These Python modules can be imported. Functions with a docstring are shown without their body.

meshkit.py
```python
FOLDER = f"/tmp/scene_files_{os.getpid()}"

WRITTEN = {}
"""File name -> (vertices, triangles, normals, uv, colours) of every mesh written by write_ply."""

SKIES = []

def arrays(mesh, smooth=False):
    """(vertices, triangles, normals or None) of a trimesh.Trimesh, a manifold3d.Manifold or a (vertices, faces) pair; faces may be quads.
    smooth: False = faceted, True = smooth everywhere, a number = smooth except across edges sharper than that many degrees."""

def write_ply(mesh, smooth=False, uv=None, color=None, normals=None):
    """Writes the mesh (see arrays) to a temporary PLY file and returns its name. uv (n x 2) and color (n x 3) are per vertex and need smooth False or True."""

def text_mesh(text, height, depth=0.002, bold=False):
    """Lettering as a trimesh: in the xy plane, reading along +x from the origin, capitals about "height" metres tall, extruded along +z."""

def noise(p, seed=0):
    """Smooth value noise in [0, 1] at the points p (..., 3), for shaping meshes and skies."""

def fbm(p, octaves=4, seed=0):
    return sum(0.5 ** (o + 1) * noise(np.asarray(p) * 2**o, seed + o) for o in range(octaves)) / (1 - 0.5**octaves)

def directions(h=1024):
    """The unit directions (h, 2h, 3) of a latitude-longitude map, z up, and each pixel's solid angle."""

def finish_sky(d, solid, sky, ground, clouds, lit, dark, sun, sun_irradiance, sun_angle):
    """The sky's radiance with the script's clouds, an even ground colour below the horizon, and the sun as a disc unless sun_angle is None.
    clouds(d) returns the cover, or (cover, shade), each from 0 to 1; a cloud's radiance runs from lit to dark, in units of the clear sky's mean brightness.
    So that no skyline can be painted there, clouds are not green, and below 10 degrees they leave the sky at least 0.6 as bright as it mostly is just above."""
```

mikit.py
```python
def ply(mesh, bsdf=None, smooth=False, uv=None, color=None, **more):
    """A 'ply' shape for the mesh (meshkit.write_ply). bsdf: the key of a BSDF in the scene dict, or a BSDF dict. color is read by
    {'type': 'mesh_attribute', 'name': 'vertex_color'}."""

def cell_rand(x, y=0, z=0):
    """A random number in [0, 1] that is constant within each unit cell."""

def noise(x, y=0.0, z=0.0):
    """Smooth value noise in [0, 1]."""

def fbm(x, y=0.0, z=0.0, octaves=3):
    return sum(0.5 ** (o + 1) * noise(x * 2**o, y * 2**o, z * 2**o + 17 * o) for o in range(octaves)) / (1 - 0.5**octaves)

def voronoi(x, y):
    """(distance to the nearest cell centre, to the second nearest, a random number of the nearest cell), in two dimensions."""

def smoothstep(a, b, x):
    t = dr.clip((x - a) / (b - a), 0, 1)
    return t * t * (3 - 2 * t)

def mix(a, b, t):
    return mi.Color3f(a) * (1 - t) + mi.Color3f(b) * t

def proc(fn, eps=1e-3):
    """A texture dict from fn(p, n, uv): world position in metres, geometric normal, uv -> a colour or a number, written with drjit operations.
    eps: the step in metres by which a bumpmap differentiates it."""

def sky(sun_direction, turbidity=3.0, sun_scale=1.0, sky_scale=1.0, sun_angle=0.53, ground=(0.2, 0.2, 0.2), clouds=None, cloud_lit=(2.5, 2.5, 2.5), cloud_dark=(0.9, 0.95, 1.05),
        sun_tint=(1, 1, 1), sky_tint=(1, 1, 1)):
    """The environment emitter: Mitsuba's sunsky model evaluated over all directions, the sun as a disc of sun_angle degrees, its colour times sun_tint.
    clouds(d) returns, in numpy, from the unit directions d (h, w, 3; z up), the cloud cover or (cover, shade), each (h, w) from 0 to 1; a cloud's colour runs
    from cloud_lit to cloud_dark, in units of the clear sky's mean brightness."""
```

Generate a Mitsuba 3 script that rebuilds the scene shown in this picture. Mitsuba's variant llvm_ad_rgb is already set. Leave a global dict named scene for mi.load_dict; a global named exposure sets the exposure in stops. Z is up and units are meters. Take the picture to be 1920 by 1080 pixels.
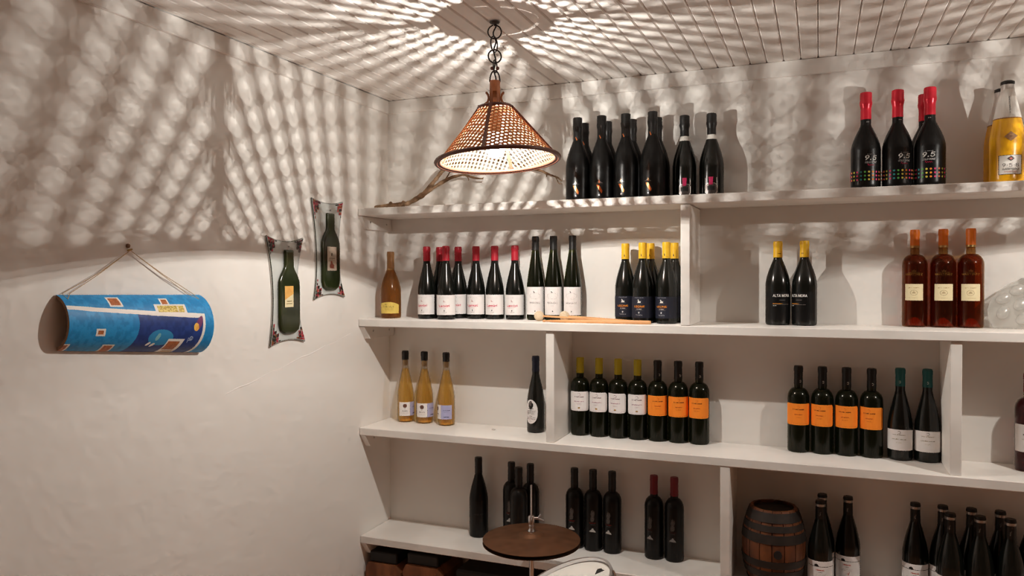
import math, random
import numpy as np, trimesh, mitsuba as mi, mikit, meshkit
from mikit import noise, fbm, smoothstep, mix, proc
from shapely.geometry import Polygon, LineString, Point as trimesh_point, box as sbox

T = mi.ScalarTransform4f
random.seed(7)
rng = np.random.default_rng(7)
PI = math.pi
scene, labels = {'type': 'scene'}, {}

# ------------------------------------------------------------------ camera, exposure, lamps' strength
exposure = 0.0
CAM = np.array([1.789, -2.9832, 1.55])
YAW, PITCH, ROLL, FOCAL = 0.38110, -0.01765, -0.00421, 1438.4
_f = np.array([-math.sin(YAW) * math.cos(PITCH), math.cos(YAW) * math.cos(PITCH), math.sin(PITCH)])
_r = np.cross(_f, [0, 0, 1]); _r /= np.linalg.norm(_r); _u = np.cross(_r, _f)
_up = -math.sin(ROLL) * _r + math.cos(ROLL) * _u
scene['camera'] = {'type': 'perspective', 'fov': math.degrees(2 * math.atan(960 / FOCAL)), 'fov_axis': 'x', 'near_clip': 0.05,
                   'to_world': T().look_at(CAM.tolist(), (CAM + _f).tolist(), _up.tolist())}
LAMP_1 = (0.868, -0.818)
LAMP_2 = (2.80, -0.80)
LAMP_POWER = np.array([1.0, 0.975, 0.905]) * 2.68
COIL_R = 0.0042


# ------------------------------------------------------------------ colours and materials
def lin(r, g, b):
    c = np.array([r, g, b], float) / 255
    return np.where(c <= 0.04045, c / 12.92, ((c + 0.055) / 1.055) ** 2.4).tolist()


def rgb(c): return {'type': 'rgb', 'value': [float(x) for x in c]}


def pbr(name, color, rough=0.5, spec=0.5, metallic=0.0, **more):
    tex = color if isinstance(color, dict) else rgb(color)
    d = {'type': 'principled', 'base_color': tex, 'roughness': rough, 'specular': spec, 'metallic': metallic, **more}
    scene[name] = {'type': 'twosided', 'b': d}


def bumpy(name, color, rough, fn, scale, spec=0.3, eps=1e-3):
    tex = color if isinstance(color, dict) else rgb(color)
    scene[name] = {'type': 'twosided', 'b': {'type': 'bumpmap', 'scale': scale, 'map': proc(fn, eps),
                   'b': {'type': 'principled', 'base_color': tex, 'roughness': rough, 'specular': spec}}}


def glass(name, tint, gloss, body=(0.004, 0.005, 0.004), rough=0.16, spec=0.5):
    scene[name] = {'type': 'blendbsdf', 'weight': gloss,
                   'a': {'type': 'thindielectric', 'specular_transmittance': rgb(tint)},
                   'b': {'type': 'twosided', 'b': {'type': 'principled', 'base_color': rgb(body), 'roughness': rough, 'specular': spec}}}


def wall_color(p, n, uv):
    s = fbm(p.x * 1.3 + p.y * 0.9, p.z * 1.1, p.y * 0.4, 3)
    return mix((0.735, 0.700, 0.660), (0.79, 0.755, 0.715), smoothstep(0.3, 0.7, s))


def wall_bump(p, n, uv):
    return fbm(p.x * 14 + p.y * 14, p.z * 14, p.y * 5, 3) + 0.25 * noise(p.x * 70 + p.y * 60, p.z * 75, 3.0)


def shelf_color(p, n, uv):
    s = fbm(p.x * 6, p.y * 6, p.z * 9, 3)
    return mix((0.70, 0.665, 0.625), (0.78, 0.745, 0.705), smoothstep(0.35, 0.65, s))


def ceil_color(p, n, uv):
    s = fbm(p.x * 30, p.y * 1.5, 0.0, 2)
    return mix((0.70, 0.655, 0.615), (0.78, 0.735, 0.695), smoothstep(0.3, 0.7, s))


def wood_fn(dark, light, fx, fy, fz):
    def fn(p, n, uv):
        g = fbm(p.x * fx, p.y * fy, p.z * fz, 4)
        return mix(dark, light, smoothstep(0.28, 0.72, g))
    return fn


def floor_fn(p, n, uv):
    g = fbm(p.x * 9, p.y * 9, 0.0, 3)
    return mix((0.33, 0.165, 0.09), (0.45, 0.235, 0.135), g)


bumpy('m_wall', proc(wall_color), 0.85, wall_bump, 0.0042, 0.2, 4e-3)
pbr('m_wall_far', (0.46, 0.34, 0.26), 0.85, 0.2)
pbr('m_shelf', proc(shelf_color), 0.42, 0.4)
pbr('m_ceiling', proc(ceil_color), 0.38, 0.45)
pbr('m_trim', (0.75, 0.715, 0.675), 0.5, 0.35)
pbr('m_floor', proc(floor_fn), 0.45, 0.4)
pbr('m_gap', (0.02, 0.018, 0.016), 0.9, 0.1)
pbr('m_iron', (0.018, 0.014, 0.012), 0.45, 0.5)
pbr('m_lampwood', proc(wood_fn((0.24, 0.075, 0.026), (0.42, 0.150, 0.055), 90, 90, 14)), 0.4, 0.4)
pbr('m_ringwood', (0.11, 0.036, 0.022), 0.38, 0.5)
scene['m_cane'] = {'type': 'principledthin', 'base_color': rgb((0.36, 0.165, 0.078)), 'roughness': 0.5, 'diff_trans': 0.24, 'spec_trans': 0.0}
scene['m_bulbglass'] = {'type': 'blendbsdf', 'weight': 0.03, 'a': {'type': 'thindielectric'}, 'b': {'type': 'principledthin', 'base_color': rgb((0.9, 0.9, 0.9)), 'roughness': 0.5, 'diff_trans': 1.0, 'spec_trans': 0.0}}
pbr('m_brass', (0.55, 0.38, 0.16), 0.3, 0.5, 0.9)
pbr('m_chrome', (0.72, 0.72, 0.74), 0.14, 0.5, 1.0)
pbr('m_steel', (0.42, 0.40, 0.38), 0.28, 0.5, 1.0)
pbr('m_bronze', proc(lambda p, n, uv: mix((0.13, 0.060, 0.030), (0.18, 0.086, 0.044), noise(p.x * 40, p.y * 40, p.z * 40))), 0.42, 0.5, 0.75)
pbr('m_black', (0.010, 0.010, 0.011), 0.5, 0.4)
pbr('m_rubber', (0.02, 0.02, 0.02), 0.8, 0.2)
pbr('m_driftwood', proc(wood_fn((0.13, 0.075, 0.04), (0.32, 0.20, 0.12), 60, 60, 60)), 0.8, 0.2)
pbr('m_beech', proc(wood_fn((0.56, 0.27, 0.11), (0.74, 0.40, 0.18), 6, 120, 120)), 0.45, 0.4)
pbr('m_felt', proc(lambda p, n, uv: mix((0.60, 0.47, 0.32), (0.74, 0.61, 0.44), noise(p.x * 300, p.y * 300, p.z * 300))), 0.95, 0.1)
pbr('m_crate', proc(wood_fn((0.12, 0.042, 0.018), (0.22, 0.085, 0.036), 26, 26, 5)), 0.55, 0.3)
pbr('m_barrel_hoop', proc(lambda p, n, uv: mix((0.014, 0.012, 0.011), (0.034, 0.026, 0.022), fbm(p.x * 30, p.y * 30, p.z * 30, 3))), 0.6, 0.4, 0.3)
pbr('m_drumhead', (0.78, 0.75, 0.70), 0.55, 0.35)
pbr('m_drumshell', (0.05, 0.05, 0.055), 0.3, 0.5)
pbr('m_cord', (0.48, 0.33, 0.20), 0.9, 0.1)
pbr('m_clay', proc(lambda p, n, uv: mix((0.17, 0.10, 0.065), (0.27, 0.16, 0.10), noise(p.x * 60, p.y * 60, p.z * 60))), 0.9, 0.1)
# paper, print, capsules
scene['m_print'] = {'type': 'twosided', 'b': {'type': 'principled', 'base_color': {'type': 'mesh_attribute', 'name': 'vertex_color'}, 'roughness': 0.5, 'specular': 0.3}}
scene['m_foil_print'] = {'type': 'twosided', 'b': {'type': 'principled', 'base_color': {'type': 'mesh_attribute', 'name': 'vertex_color'}, 'roughness': 0.25, 'specular': 0.5, 'metallic': 0.8}}
pbr('m_paper', (0.80, 0.76, 0.745), 0.65, 0.25)
pbr('m_paper_cream', (0.74, 0.64, 0.40), 0.65, 0.25)
pbr('m_paper_yellow', (0.72, 0.53, 0.12), 0.6, 0.25)
pbr('m_paper_navy', (0.012, 0.014, 0.026), 0.5, 0.3)
pbr('m_paper_orange', (0.93, 0.26, 0.025), 0.6, 0.25)
pbr('m_paper_lilac', (0.42, 0.42, 0.64), 0.6, 0.25)
pbr('m_paper_grey', (0.22, 0.20, 0.19), 0.35, 0.5)
pbr('m_foil_red', (0.42, 0.012, 0.028), 0.35, 0.5)
pbr('m_foil_bright_red', (0.66, 0.018, 0.04), 0.28, 0.5, 0.3)
pbr('m_foil_yellow', (0.80, 0.46, 0.02), 0.4, 0.4)
pbr('m_foil_olive', (0.52, 0.42, 0.02), 0.4, 0.4)
pbr('m_foil_orange', (0.72, 0.17, 0.015), 0.4, 0.4)
pbr('m_foil_black', (0.008, 0.008, 0.008), 0.4, 0.4)
pbr('m_foil_navy', (0.008, 0.014, 0.045), 0.4, 0.4)
pbr('m_foil_teal', (0.004, 0.085, 0.085), 0.4, 0.4)
pbr('m_foil_maroon', (0.15, 0.008, 0.016), 0.4, 0.4)
pbr('m_foil_brown', (0.33, 0.165, 0.06), 0.4, 0.4)
pbr('m_foil_white', (0.70, 0.67, 0.62), 0.4, 0.4)
pbr('m_silver', (0.62, 0.60, 0.58), 0.25, 0.5, 0.9)
pbr('m_punt_amber', (0.62, 0.20, 0.035), 0.3, 0.5)
pbr('m_punt_gold', (0.80, 0.46, 0.10), 0.3, 0.5)
pbr('m_cork', (0.45, 0.30, 0.16), 0.9, 0.1)
pbr('m_yellow_glass', (0.80, 0.40, 0.012), 0.22, 0.5)
# bottle glass (transparent sheet with a glossy share) and the wine inside
glass('m_glass_black', (0.05, 0.06, 0.03), 0.9)
glass('m_glass_matte', (0.03, 0.03, 0.03), 0.95, (0.005, 0.005, 0.005), 0.30, 0.25)
glass('m_glass_green', (0.42, 0.46, 0.16), 0.45, (0.006, 0.008, 0.003))
glass('m_glass_clear', (1.0, 0.995, 0.97), 0.04, (0.05, 0.05, 0.05))
glass('m_glass_brown', (0.86, 0.64, 0.38), 0.22, (0.26, 0.125, 0.042))
glass('m_glass_amber', (0.88, 0.62, 0.34), 0.14, (0.03, 0.012, 0.005))
glass('m_wine_rose', (1.0, 0.84, 0.47), 0.14, (0.85, 0.47, 0.10), 0.6, 0.1)
glass('m_wine_amber', (0.62, 0.24, 0.08), 0.12, (0.10, 0.02, 0.006), 0.6, 0.1)
glass('m_wine_red', (0.40, 0.03, 0.06), 0.25, (0.05, 0.004, 0.01), 0.6, 0.1)
glass('m_plate', (1.0, 1.0, 0.99), 0.22, (0.62, 0.60, 0.56), 0.15)
glass('m_plate_dimple', (0.99, 0.98, 0.96), 0.34, (0.62, 0.60, 0.57), 0.24, 1.0)
glass('m_panel', (1.0, 1.0, 1.0), 0.42, (0.80, 0.82, 0.79), 0.2)
pbr('m_fused_green', proc(lambda p, n, uv: mix((0.004, 0.006, 0.003), (0.022, 0.030, 0.008), fbm(p.y * 22, p.z * 14, 0.0, 3))), 0.14, 0.55)


# ------------------------------------------------------------------ mesh helpers
def cat(ms): return trimesh.util.concatenate([m for m in ms if m is not None])


def bx(x0, x1, y0, y1, z0, z1, bev=0.0):
    m = trimesh.creation.box(extents=(x1 - x0, y1 - y0, z1 - z0))
    if bev:
        import manifold3d as m3
        e = np.array([x1 - x0, y1 - y0, z1 - z0]) / 2
        pts = []
        for s in np.ndindex(2, 2, 2):
            sg = np.array(s) * 2 - 1
            for k in range(3):
                q = e - bev
                q[k] = e[k]
                pts.append(sg * q)
        h = m3.Manifold.hull_points(np.array(pts)).to_mesh()
        m = trimesh.Trimesh(h.vert_properties[:, :3], h.tri_verts, process=False)
    m.apply_translation([(x0 + x1) / 2, (y0 + y1) / 2, (z0 + z1) / 2])
    return m


def lathe(prof, n=40):
    """Closed surface of revolution; prof = [(r, z)] from the bottom to the top (r may be 0 at the ends)."""
    prof = np.asarray(prof, float)
    if prof[0, 0] > 1e-6: prof = np.vstack([[0, prof[0, 1]], prof])
    if prof[-1, 0] > 1e-6: prof = np.vstack([prof, [0, prof[-1, 1]]])
    a = np.arange(n) * 2 * PI / n
    v = [[0, 0, prof[0, 1]]]
    for r, z in prof[1:-1]: v += [[r * math.cos(t), r * math.sin(t), z] for t in a]
    v.append([0, 0, prof[-1, 1]])
    f, k = [], len(prof) - 2
    for j in range(n):
        f.append([0, 1 + (j + 1) % n, 1 + j])
        for i in range(k - 1):
            p, q = 1 + i * n + j, 1 + i * n + (j + 1) % n
            f += [[p, q, q + n], [p, q + n, p + n]]
        f.append([len(v) - 1, 1 + (k - 1) * n + j, 1 + (k - 1) * n + (j + 1) % n])
    return trimesh.Trimesh(np.array(v), np.array(f), process=False)


def tube(pts, r, n=8, closed=False):
    p = np.asarray(pts, float)
    r = np.broadcast_to(np.asarray(r, float), (len(p),))
    if closed: t = np.roll(p, -1, 0) - np.roll(p, 1, 0)
    else: t = np.gradient(p, axis=0)
    t /= np.linalg.norm(t, axis=1, keepdims=True) + 1e-12
    a = np.cross(t[0], [0, 0, 1.0] if abs(t[0][2]) < 0.9 else [1.0, 0, 0]); a /= np.linalg.norm(a)
    v = []
    for i in range(len(p)):
        a = a - t[i] * (a @ t[i]); a /= np.linalg.norm(a)
        b = np.cross(t[i], a)
        for k in range(n):
            s = 2 * PI * k / n
            v.append(p[i] + r[i] * (math.cos(s) * a + math.sin(s) * b))
    f, m = [], len(p)
    for i in range(m if closed else m - 1):
        for k in range(n):
            q, w, q2, w2 = i * n + k, i * n + (k + 1) % n, ((i + 1) % m) * n + k, ((i + 1) % m) * n + (k + 1) % n
            f += [[q, w, w2], [q, w2, q2]]
    if not closed:
        v += [p[0], p[-1]]
        for k in range(n):
            f += [[len(v) - 2, (k + 1) % n, k], [len(v) - 1, (m - 1) * n + k, (m - 1) * n + (k + 1) % n]]
    return trimesh.Trimesh(np.array(v), np.array(f), process=False)


def extrude(poly, d):
    gs = getattr(poly, 'geoms', [poly])
    return cat([trimesh.creation.extrude_polygon(g, d, engine='earcut') for g in gs])


def basis(m, o, x, y, z):
    M = np.eye(4); M[:3, 0], M[:3, 1], M[:3, 2], M[:3, 3] = x, y, z, o
    m = m.copy(); m.apply_transform(M); return m


used = {}


def numbered(key):
    k = used.get(key, 0); used[key] = k + 1
    return key if k == 0 else f'{key}_{k:03d}'


def put(key, mesh, bsdf, smooth=False, **more):
    key = numbered(key)
    scene[key] = mikit.ply(mesh, bsdf, smooth, **more)
    return key


def thing(name, label, category, group=None):
    key = numbered(name)
    labels[key] = {'label': label, 'category': category}
    if group: labels[key]['group'] = group
    return key


def struct(name, mesh, bsdf, smooth=False):
    key = put(name, mesh, bsdf, smooth)
    labels[key] = {'kind': 'structure'}
    return key


# ------------------------------------------------------------------ the room
H = 2.3221
XR, YF = 4.6, -4.9
struct('wall_back', bx(-0.12, XR + 0.12, 0, 0.12, -0.05, H + 0.06), 'm_wall')
struct('wall_left', bx(-0.12, 0, YF, 0, -0.05, H + 0.06), 'm_wall')
struct('wall_right', bx(XR, XR + 0.12, YF, 0, -0.05, H + 0.06), 'm_wall_far')
struct('wall_front', bx(-0.12, XR + 0.12, YF - 0.12, YF, -0.05, H + 0.06), 'm_wall_far')
struct('floor', bx(0, XR, YF, 0, -0.05, 0), 'm_floor')
struct('ceiling', bx(0, XR, YF, 0, H + 0.012, H + 0.06), 'm_gap')
PITCHX = 0.0583


def plank_mesh(w, y0, y1):
    t, c, g = 0.012, 0.0042, 0.0007
    pr = [(-w / 2 + g, t), (-w / 2 + g, c), (-w / 2 + g + c, 0), (w / 2 - g - c, 0), (w / 2 - g, c), (w / 2 - g, t)]
    v = [[x, y, z] for y in (y0, y1) for x, z in pr]
    n = len(pr); f = []
    for i in range(n):
        j = (i + 1) % n; f += [[i, i + n, j + n], [i, j + n, j]]
    for i in range(1, n - 1): f += [[0, i, i + 1], [n, n + i + 1, n + i]]
    m = trimesh.Trimesh(np.array(v, float), np.array(f), process=False)
    m.fix_normals(); return m


plank_variants = []
for k in range(5):
    plank_variants.append(mikit.ply(plank_mesh(PITCHX, YF + 0.004, -0.006 - 0.0012 * k), 'm_ceiling'))
scene[numbered('ceiling__plank')] = {**mikit.ply(plank_mesh(0.0232, YF + 0.004, -0.008), 'm_ceiling'), 'to_world': T().translate([0.0227, 0, H])}
x0 = 0.034 + PITCHX / 2
while x0 + PITCHX / 2 < XR - 0.005:
    scene[numbered('ceiling__plank')] = {**random.choice(plank_variants), 'to_world': T().translate([x0, 0, H + random.uniform(-0.0006, 0.0006)])}
    x0 += PITCHX
struct('trim_1', bx(0.0, XR, -0.014, 0.0, H - 0.0575, H - 0.001, 0.002), 'm_trim')
struct('trim_2', bx(0.0, 0.014, YF, -0.014, H - 0.0575, H - 0.001, 0.002), 'm_trim')
# a hairline ridge of old plaster along the left wall
pts = [(0.0, -1.02 + 0.055 * k, 1.165 + 0.011 * k + 0.003 * math.sin(k * 2.1)) for k in range(14)]
put('wall_left__plaster_ridge', tube(pts, [0.0012 + 0.0006 * math.sin(k) for k in range(14)], 6), 'm_wall', True)

# ------------------------------------------------------------------ shelves
ZS = {1: 1.8283, 2: 1.3663, 3: 0.9108, 4: 0.4555}
D, TH = 0.248, 0.031
XS = 3.3
names = {1: 'long white shelf board, topmost of the four on the back wall', 2: 'long white shelf board, second from the top, with the drumsticks on it',
         3: 'long white shelf board, third from the top, under the orange-labelled bottles', 4: 'long white shelf board, lowest of the four, above the brown crates'}
for s in (1, 2, 3, 4):
    k = put('shelf_board', bx(0.002, XS, -D, -0.001, ZS[s] - TH, ZS[s], 0.0022), 'm_shelf')
    labels[k] = {'label': names[s], 'category': 'shelf', 'group': 'shelf boards on the back wall'}
UW = 0.033
for x, s0, s1, d, lb in [(1.334, 1, 2, 0.0, 'white upright divider between the top two shelves, right of the navy-labelled bottles'),
                         (0.825, 2, 3, 0.012, 'white upright divider between second and third shelf, beside the oval-labelled bottle'),
                         (2.172, 2, 3, 0.012, 'white upright divider between second and third shelf, right of the teal-capped bottles'),
                         (1.470, 3, 4, 0.003, 'white upright divider between third and lowest shelf, left of the barrel')]:
    k = put('shelf_divider', bx(x, x + UW, -D + d, -0.002, ZS[s1] + 0.0003, ZS[s0] - TH - (0.0012 if s0 > 1 else 0.004), 0.002), 'm_shelf')
    labels[k] = {'label': lb, 'category': 'shelf divider', 'group': 'upright dividers of the wall shelves'}
for s, lb in [(1, 'white wedge-ended wooden bracket under the topmost shelf at the left wall'), (2, 'white wedge-ended wooden bracket under the second shelf at the left wall'),
              (3, 'white wooden bracket under the third shelf at the left wall'), (4, 'white wooden bracket under the lowest shelf, left of the crates')]:
    z1 = ZS[s] - TH - 0.002
    poly = Polygon([(-D + 0.006, z1), (-0.004, z1), (-0.004, z1 - 0.052), (-D + 0.045, z1 - 0.052)])
    t = thing('shelf_bracket', lb, 'bracket', 'brackets under the shelves')
    m = extrude(poly, 0.026 if s > 1 else 0.016)
    m = basis(m, [0.0006, 0, 0], [0, 1, 0], [0, 0, 1], [1, 0, 0])
    put(t + '__block', m, 'm_shelf')
    xx = 0.0275 if s > 1 else 0.0175
    for yy, dz in [(-0.175, 0.021), (-0.045, 0.024)]:
        c = trimesh.creation.cylinder(radius=0.0042, height=0.0022, sections=16)
        c = basis(c, [xx - 0.0005, yy, z1 - dz], [0, 1, 0], [0, 0, 1], [1, 0, 0])
        put(t + '__screw', c, 'm_steel')

# ------------------------------------------------------------------ pendant lamps
R0, R1, ZT, ZB = 0.050, 0.178, 2.056, 1.899
SL = math.hypot(R1 - R0, ZT - ZB)
SINA = (R1 - R0) / SL
S0, S1 = R0 / SINA, R1 / SINA


def cane_panel(a0, a1, brick, pitch=0.0135, off=0.0, voff=0.0, hv0=0.425):
    """A quarter of woven cane: a lattice of eight-sided holes in the unrolled sheet, bent back to the cone, with a thickness."""
    half = (a1 - a0) / 2 * SINA
    V, F = [], []
    rows = int((S1) / pitch) + 2
    hu, hv = (0.36, 0.37) if brick else (0.295, hv0)
    for j in range(2, rows):
        for i in range(-14, 15):
            cu, cv = (i + (0.5 if (brick and j % 2) else 0.0) + off) * pitch, (j + voff) * pitch
            s, th = math.hypot(cu, cv), math.atan2(cu, cv)
            if s < S0 - pitch or s > S1 + pitch or abs(th) > half + pitch / s: continue
            base = len(V)
            for lay in (0.0006, -0.0006):
                for ring in (0, 1):
                    for k in range(8):
                        a = k * PI / 4
                        if ring == 0:
                            mx = max(abs(math.cos(a)), abs(math.sin(a)))
                            u, v = cu + 0.5 * pitch * math.cos(a) / mx, cv + 0.5 * pitch * math.sin(a) / mx
                        else:
                            u, v = cu + hu * pitch * math.cos(a), cv + hv * pitch * math.sin(a)
                        ss, tt = math.hypot(u, v), math.atan2(u, v)
                        ss, tt = min(max(ss, S0), S1), min(max(tt, -half), half)
                        az = (a0 + a1) / 2 + tt / SINA
                        wv = 0.0007 * math.sin(u / pitch * 2 * PI) * math.sin(v / pitch * 2 * PI)
                        r = ss * SINA + lay + wv
                        V.append([r * math.cos(az), r * math.sin(az), ZT - (ss - S0) / SL * (ZT - ZB) + lay * 0.8])
            for k in range(8):
                l = (k + 1) % 8
                o, n_, oi, ni = base + k, base + l, base + 8 + k, base + 8 + l
                F += [[o, oi, n_], [n_, oi, ni]]
                F += [[o + 16, n_ + 16, oi + 16], [n_ + 16, ni + 16, oi + 16]]
                F += [[oi, oi + 16, ni], [ni, oi + 16, ni + 16]]
    m = trimesh.Trimesh(np.array(V), np.array(F), process=False)
    m.update_faces(m.area_faces > 1e-9)
    return m


RIBS = [math.radians(a) for a in (10, 98, 192, 280)]
LEAN = math.radians(4.4)


def lean_matrix(loc, az):
    """The shade hangs a little crooked: turned about the centre of its top ring so that the side at azimuth az is low."""
    ax = np.array([-math.sin(az), math.cos(az), 0])
    c = np.array([0, 0, ZT])
    M = trimesh.transformations.rotation_matrix(LEAN, ax, c)
    M2 = np.eye(4); M2[:3, 3] = [loc[0], loc[1], 0]
    return M2 @ M


def lamp_meshes():
    """(part, mesh, bsdf, smooth, leans)"""
    out = []
    for q in range(4):
        a0, a1 = RIBS[q], RIBS[(q + 1) % 4] + (2 * PI if q == 3 else 0)
        out.append(('cane_panel', cane_panel(a0, a1, q == 3, 0.0135, (0.2, 0.5, -0.3, 0.1)[q], (0.1, 0.76, 0.45, 0.3)[q], (0.465, 0.45, 0.425, 0.4)[q]), 'm_cane', False, True))
    for a in RIBS:
        e, t = np.array([math.cos(a), math.sin(a), 0]), np.array([-math.sin(a), math.cos(a), 0])
        v = []
        for r, z in ((R0 + 0.002, ZT + 0.002), (R1, ZB)):
            nrm = np.array([math.cos(a) * (ZT - ZB), math.sin(a) * (ZT - ZB), R1 - R0]) / SL
            for dn in (-0.002, 0.0045):
                for dt in (-0.0055, 0.0055): v.append(e * r + [0, 0, z] + nrm * dn + t * dt)
        out.append(('rib', trimesh.Trimesh(np.array(v), None, process=False).convex_hull, 'm_ringwood', False, True))
    rr = [(math.cos(t), math.sin(t)) for t in np.linspace(0, 2 * PI, 72, endpoint=False)]
    low = cat([tube([((R1 + 0.0005) * c, (R1 + 0.0005) * s, ZB - 0.0005) for c, s in rr], 0.0054, 12, True), tube([((R1 + 0.0095) * c, (R1 + 0.0095) * s, ZB - 0.0030) for c, s in rr], 0.0060, 12, True)])
    out.append(('bottom_ring', low, 'm_ringwood', True, True))
    out.append(('top_ring', tube([(R0 * c, R0 * s, ZT + 0.001) for c, s in rr], 0.0062, 12, True), 'm_ringwood', True, True))
    cap = trimesh.creation.cylinder(radius=0.0424, height=0.004, sections=40); cap.apply_translation([-0.0048, -0.0004, ZT + 0.002])
    out.append(('cap', cap, 'm_ringwood', False, True))
    for q in range(4):
        a = math.radians(22 + 90 * q)
        prof = LineString([(0.027, 2.106), (0.0205, 2.098), (0.0188, 2.086), (0.0225, 2.076), (0.033, 2.068), (0.052, 2.0625)])
        poly = prof.buffer(0.0028, cap_style=2)
        m = extrude(poly, 0.012)
        m.apply_translation([0, 0, -0.006])
        m = basis(m, [0, 0, 0], [math.cos(a), math.sin(a), 0], [0, 0, 1], [math.sin(a), -math.cos(a), 0])
        out.append(('scroll_bracket', m, 'm_lampwood', False, False))
    out.append(('socket_cover', lathe([(0.0155, 2.0715), (0.0168, 2.076), (0.0165, 2.10), (0.0158, 2.136), (0.0150, 2.141)], 28), 'm_lampwood', 40, False))
    out.append(('bulb_socket', lathe([(0.0165, 1.985), (0.018, 1.989), (0.018, 2.045), (0.012, 2.056)], 24), 'm_black', 40, False))
    # chain: loop on the socket, links, hook at the ceiling
    def ring(c, r, ax, sx=1.0, wire=0.0016, gap=0.0):
        ts = np.linspace(gap, 2 * PI - gap, 30, endpoint=gap > 0)
        u = np.array([math.cos(ax), math.sin(ax), 0])
        p = [np.array(c) + u * (r * sx * math.sin(t)) + np.array([0, 0, r * math.cos(t)]) for t in ts]
        return tube(p, wire, 8, gap == 0)
    view = math.atan2(_r[1], _r[0])
    arch = [np.array([0, 0, 2.138]) + np.array([math.cos(view), math.sin(view), 0]) * (0.0155 * math.cos(t)) + np.array([0, 0, 0.034 * math.sin(t)]) for t in np.linspace(0, PI, 18)]
    out.append(('handle', tube(arch, 0.0022, 8), 'm_iron', True, False))
    out.append(('chain_link', ring((0, 0, 2.2895), 0.0205, view, 1.0, 0.0021, 0.25), 'm_iron', True, False))
    out.append(('chain_link', ring((-0.002, 0, 2.2525), 0.0235, view + 1.05, 0.82, 0.0021), 'm_iron', True, False))
    out.append(('chain_link', ring((0.0, 0, 2.2155), 0.0200, view + 0.2, 1.0, 0.0023), 'm_iron', True, False))
    out.append(('chain_link', ring((0.001, 0, 2.1850), 0.0190, view + 1.2, 0.75, 0.0022), 'm_iron', True, False))
    kn = cat([trimesh.creation.icosphere(2, 0.0055).apply_translation([math.cos(view) * s, math.sin(view) * s, 2.179]) for s in (-0.0085, 0.0085)])
    out.append(('knob', kn, 'm_ringwood', True, False))
    hk = cat([lathe([(0.016, 2.3185), (0.014, 2.3155), (0.004, 2.3125)], 24), tube([(0, 0, 2.316), (0.0, 0.001, 2.308)], 0.0026, 8)])
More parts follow.
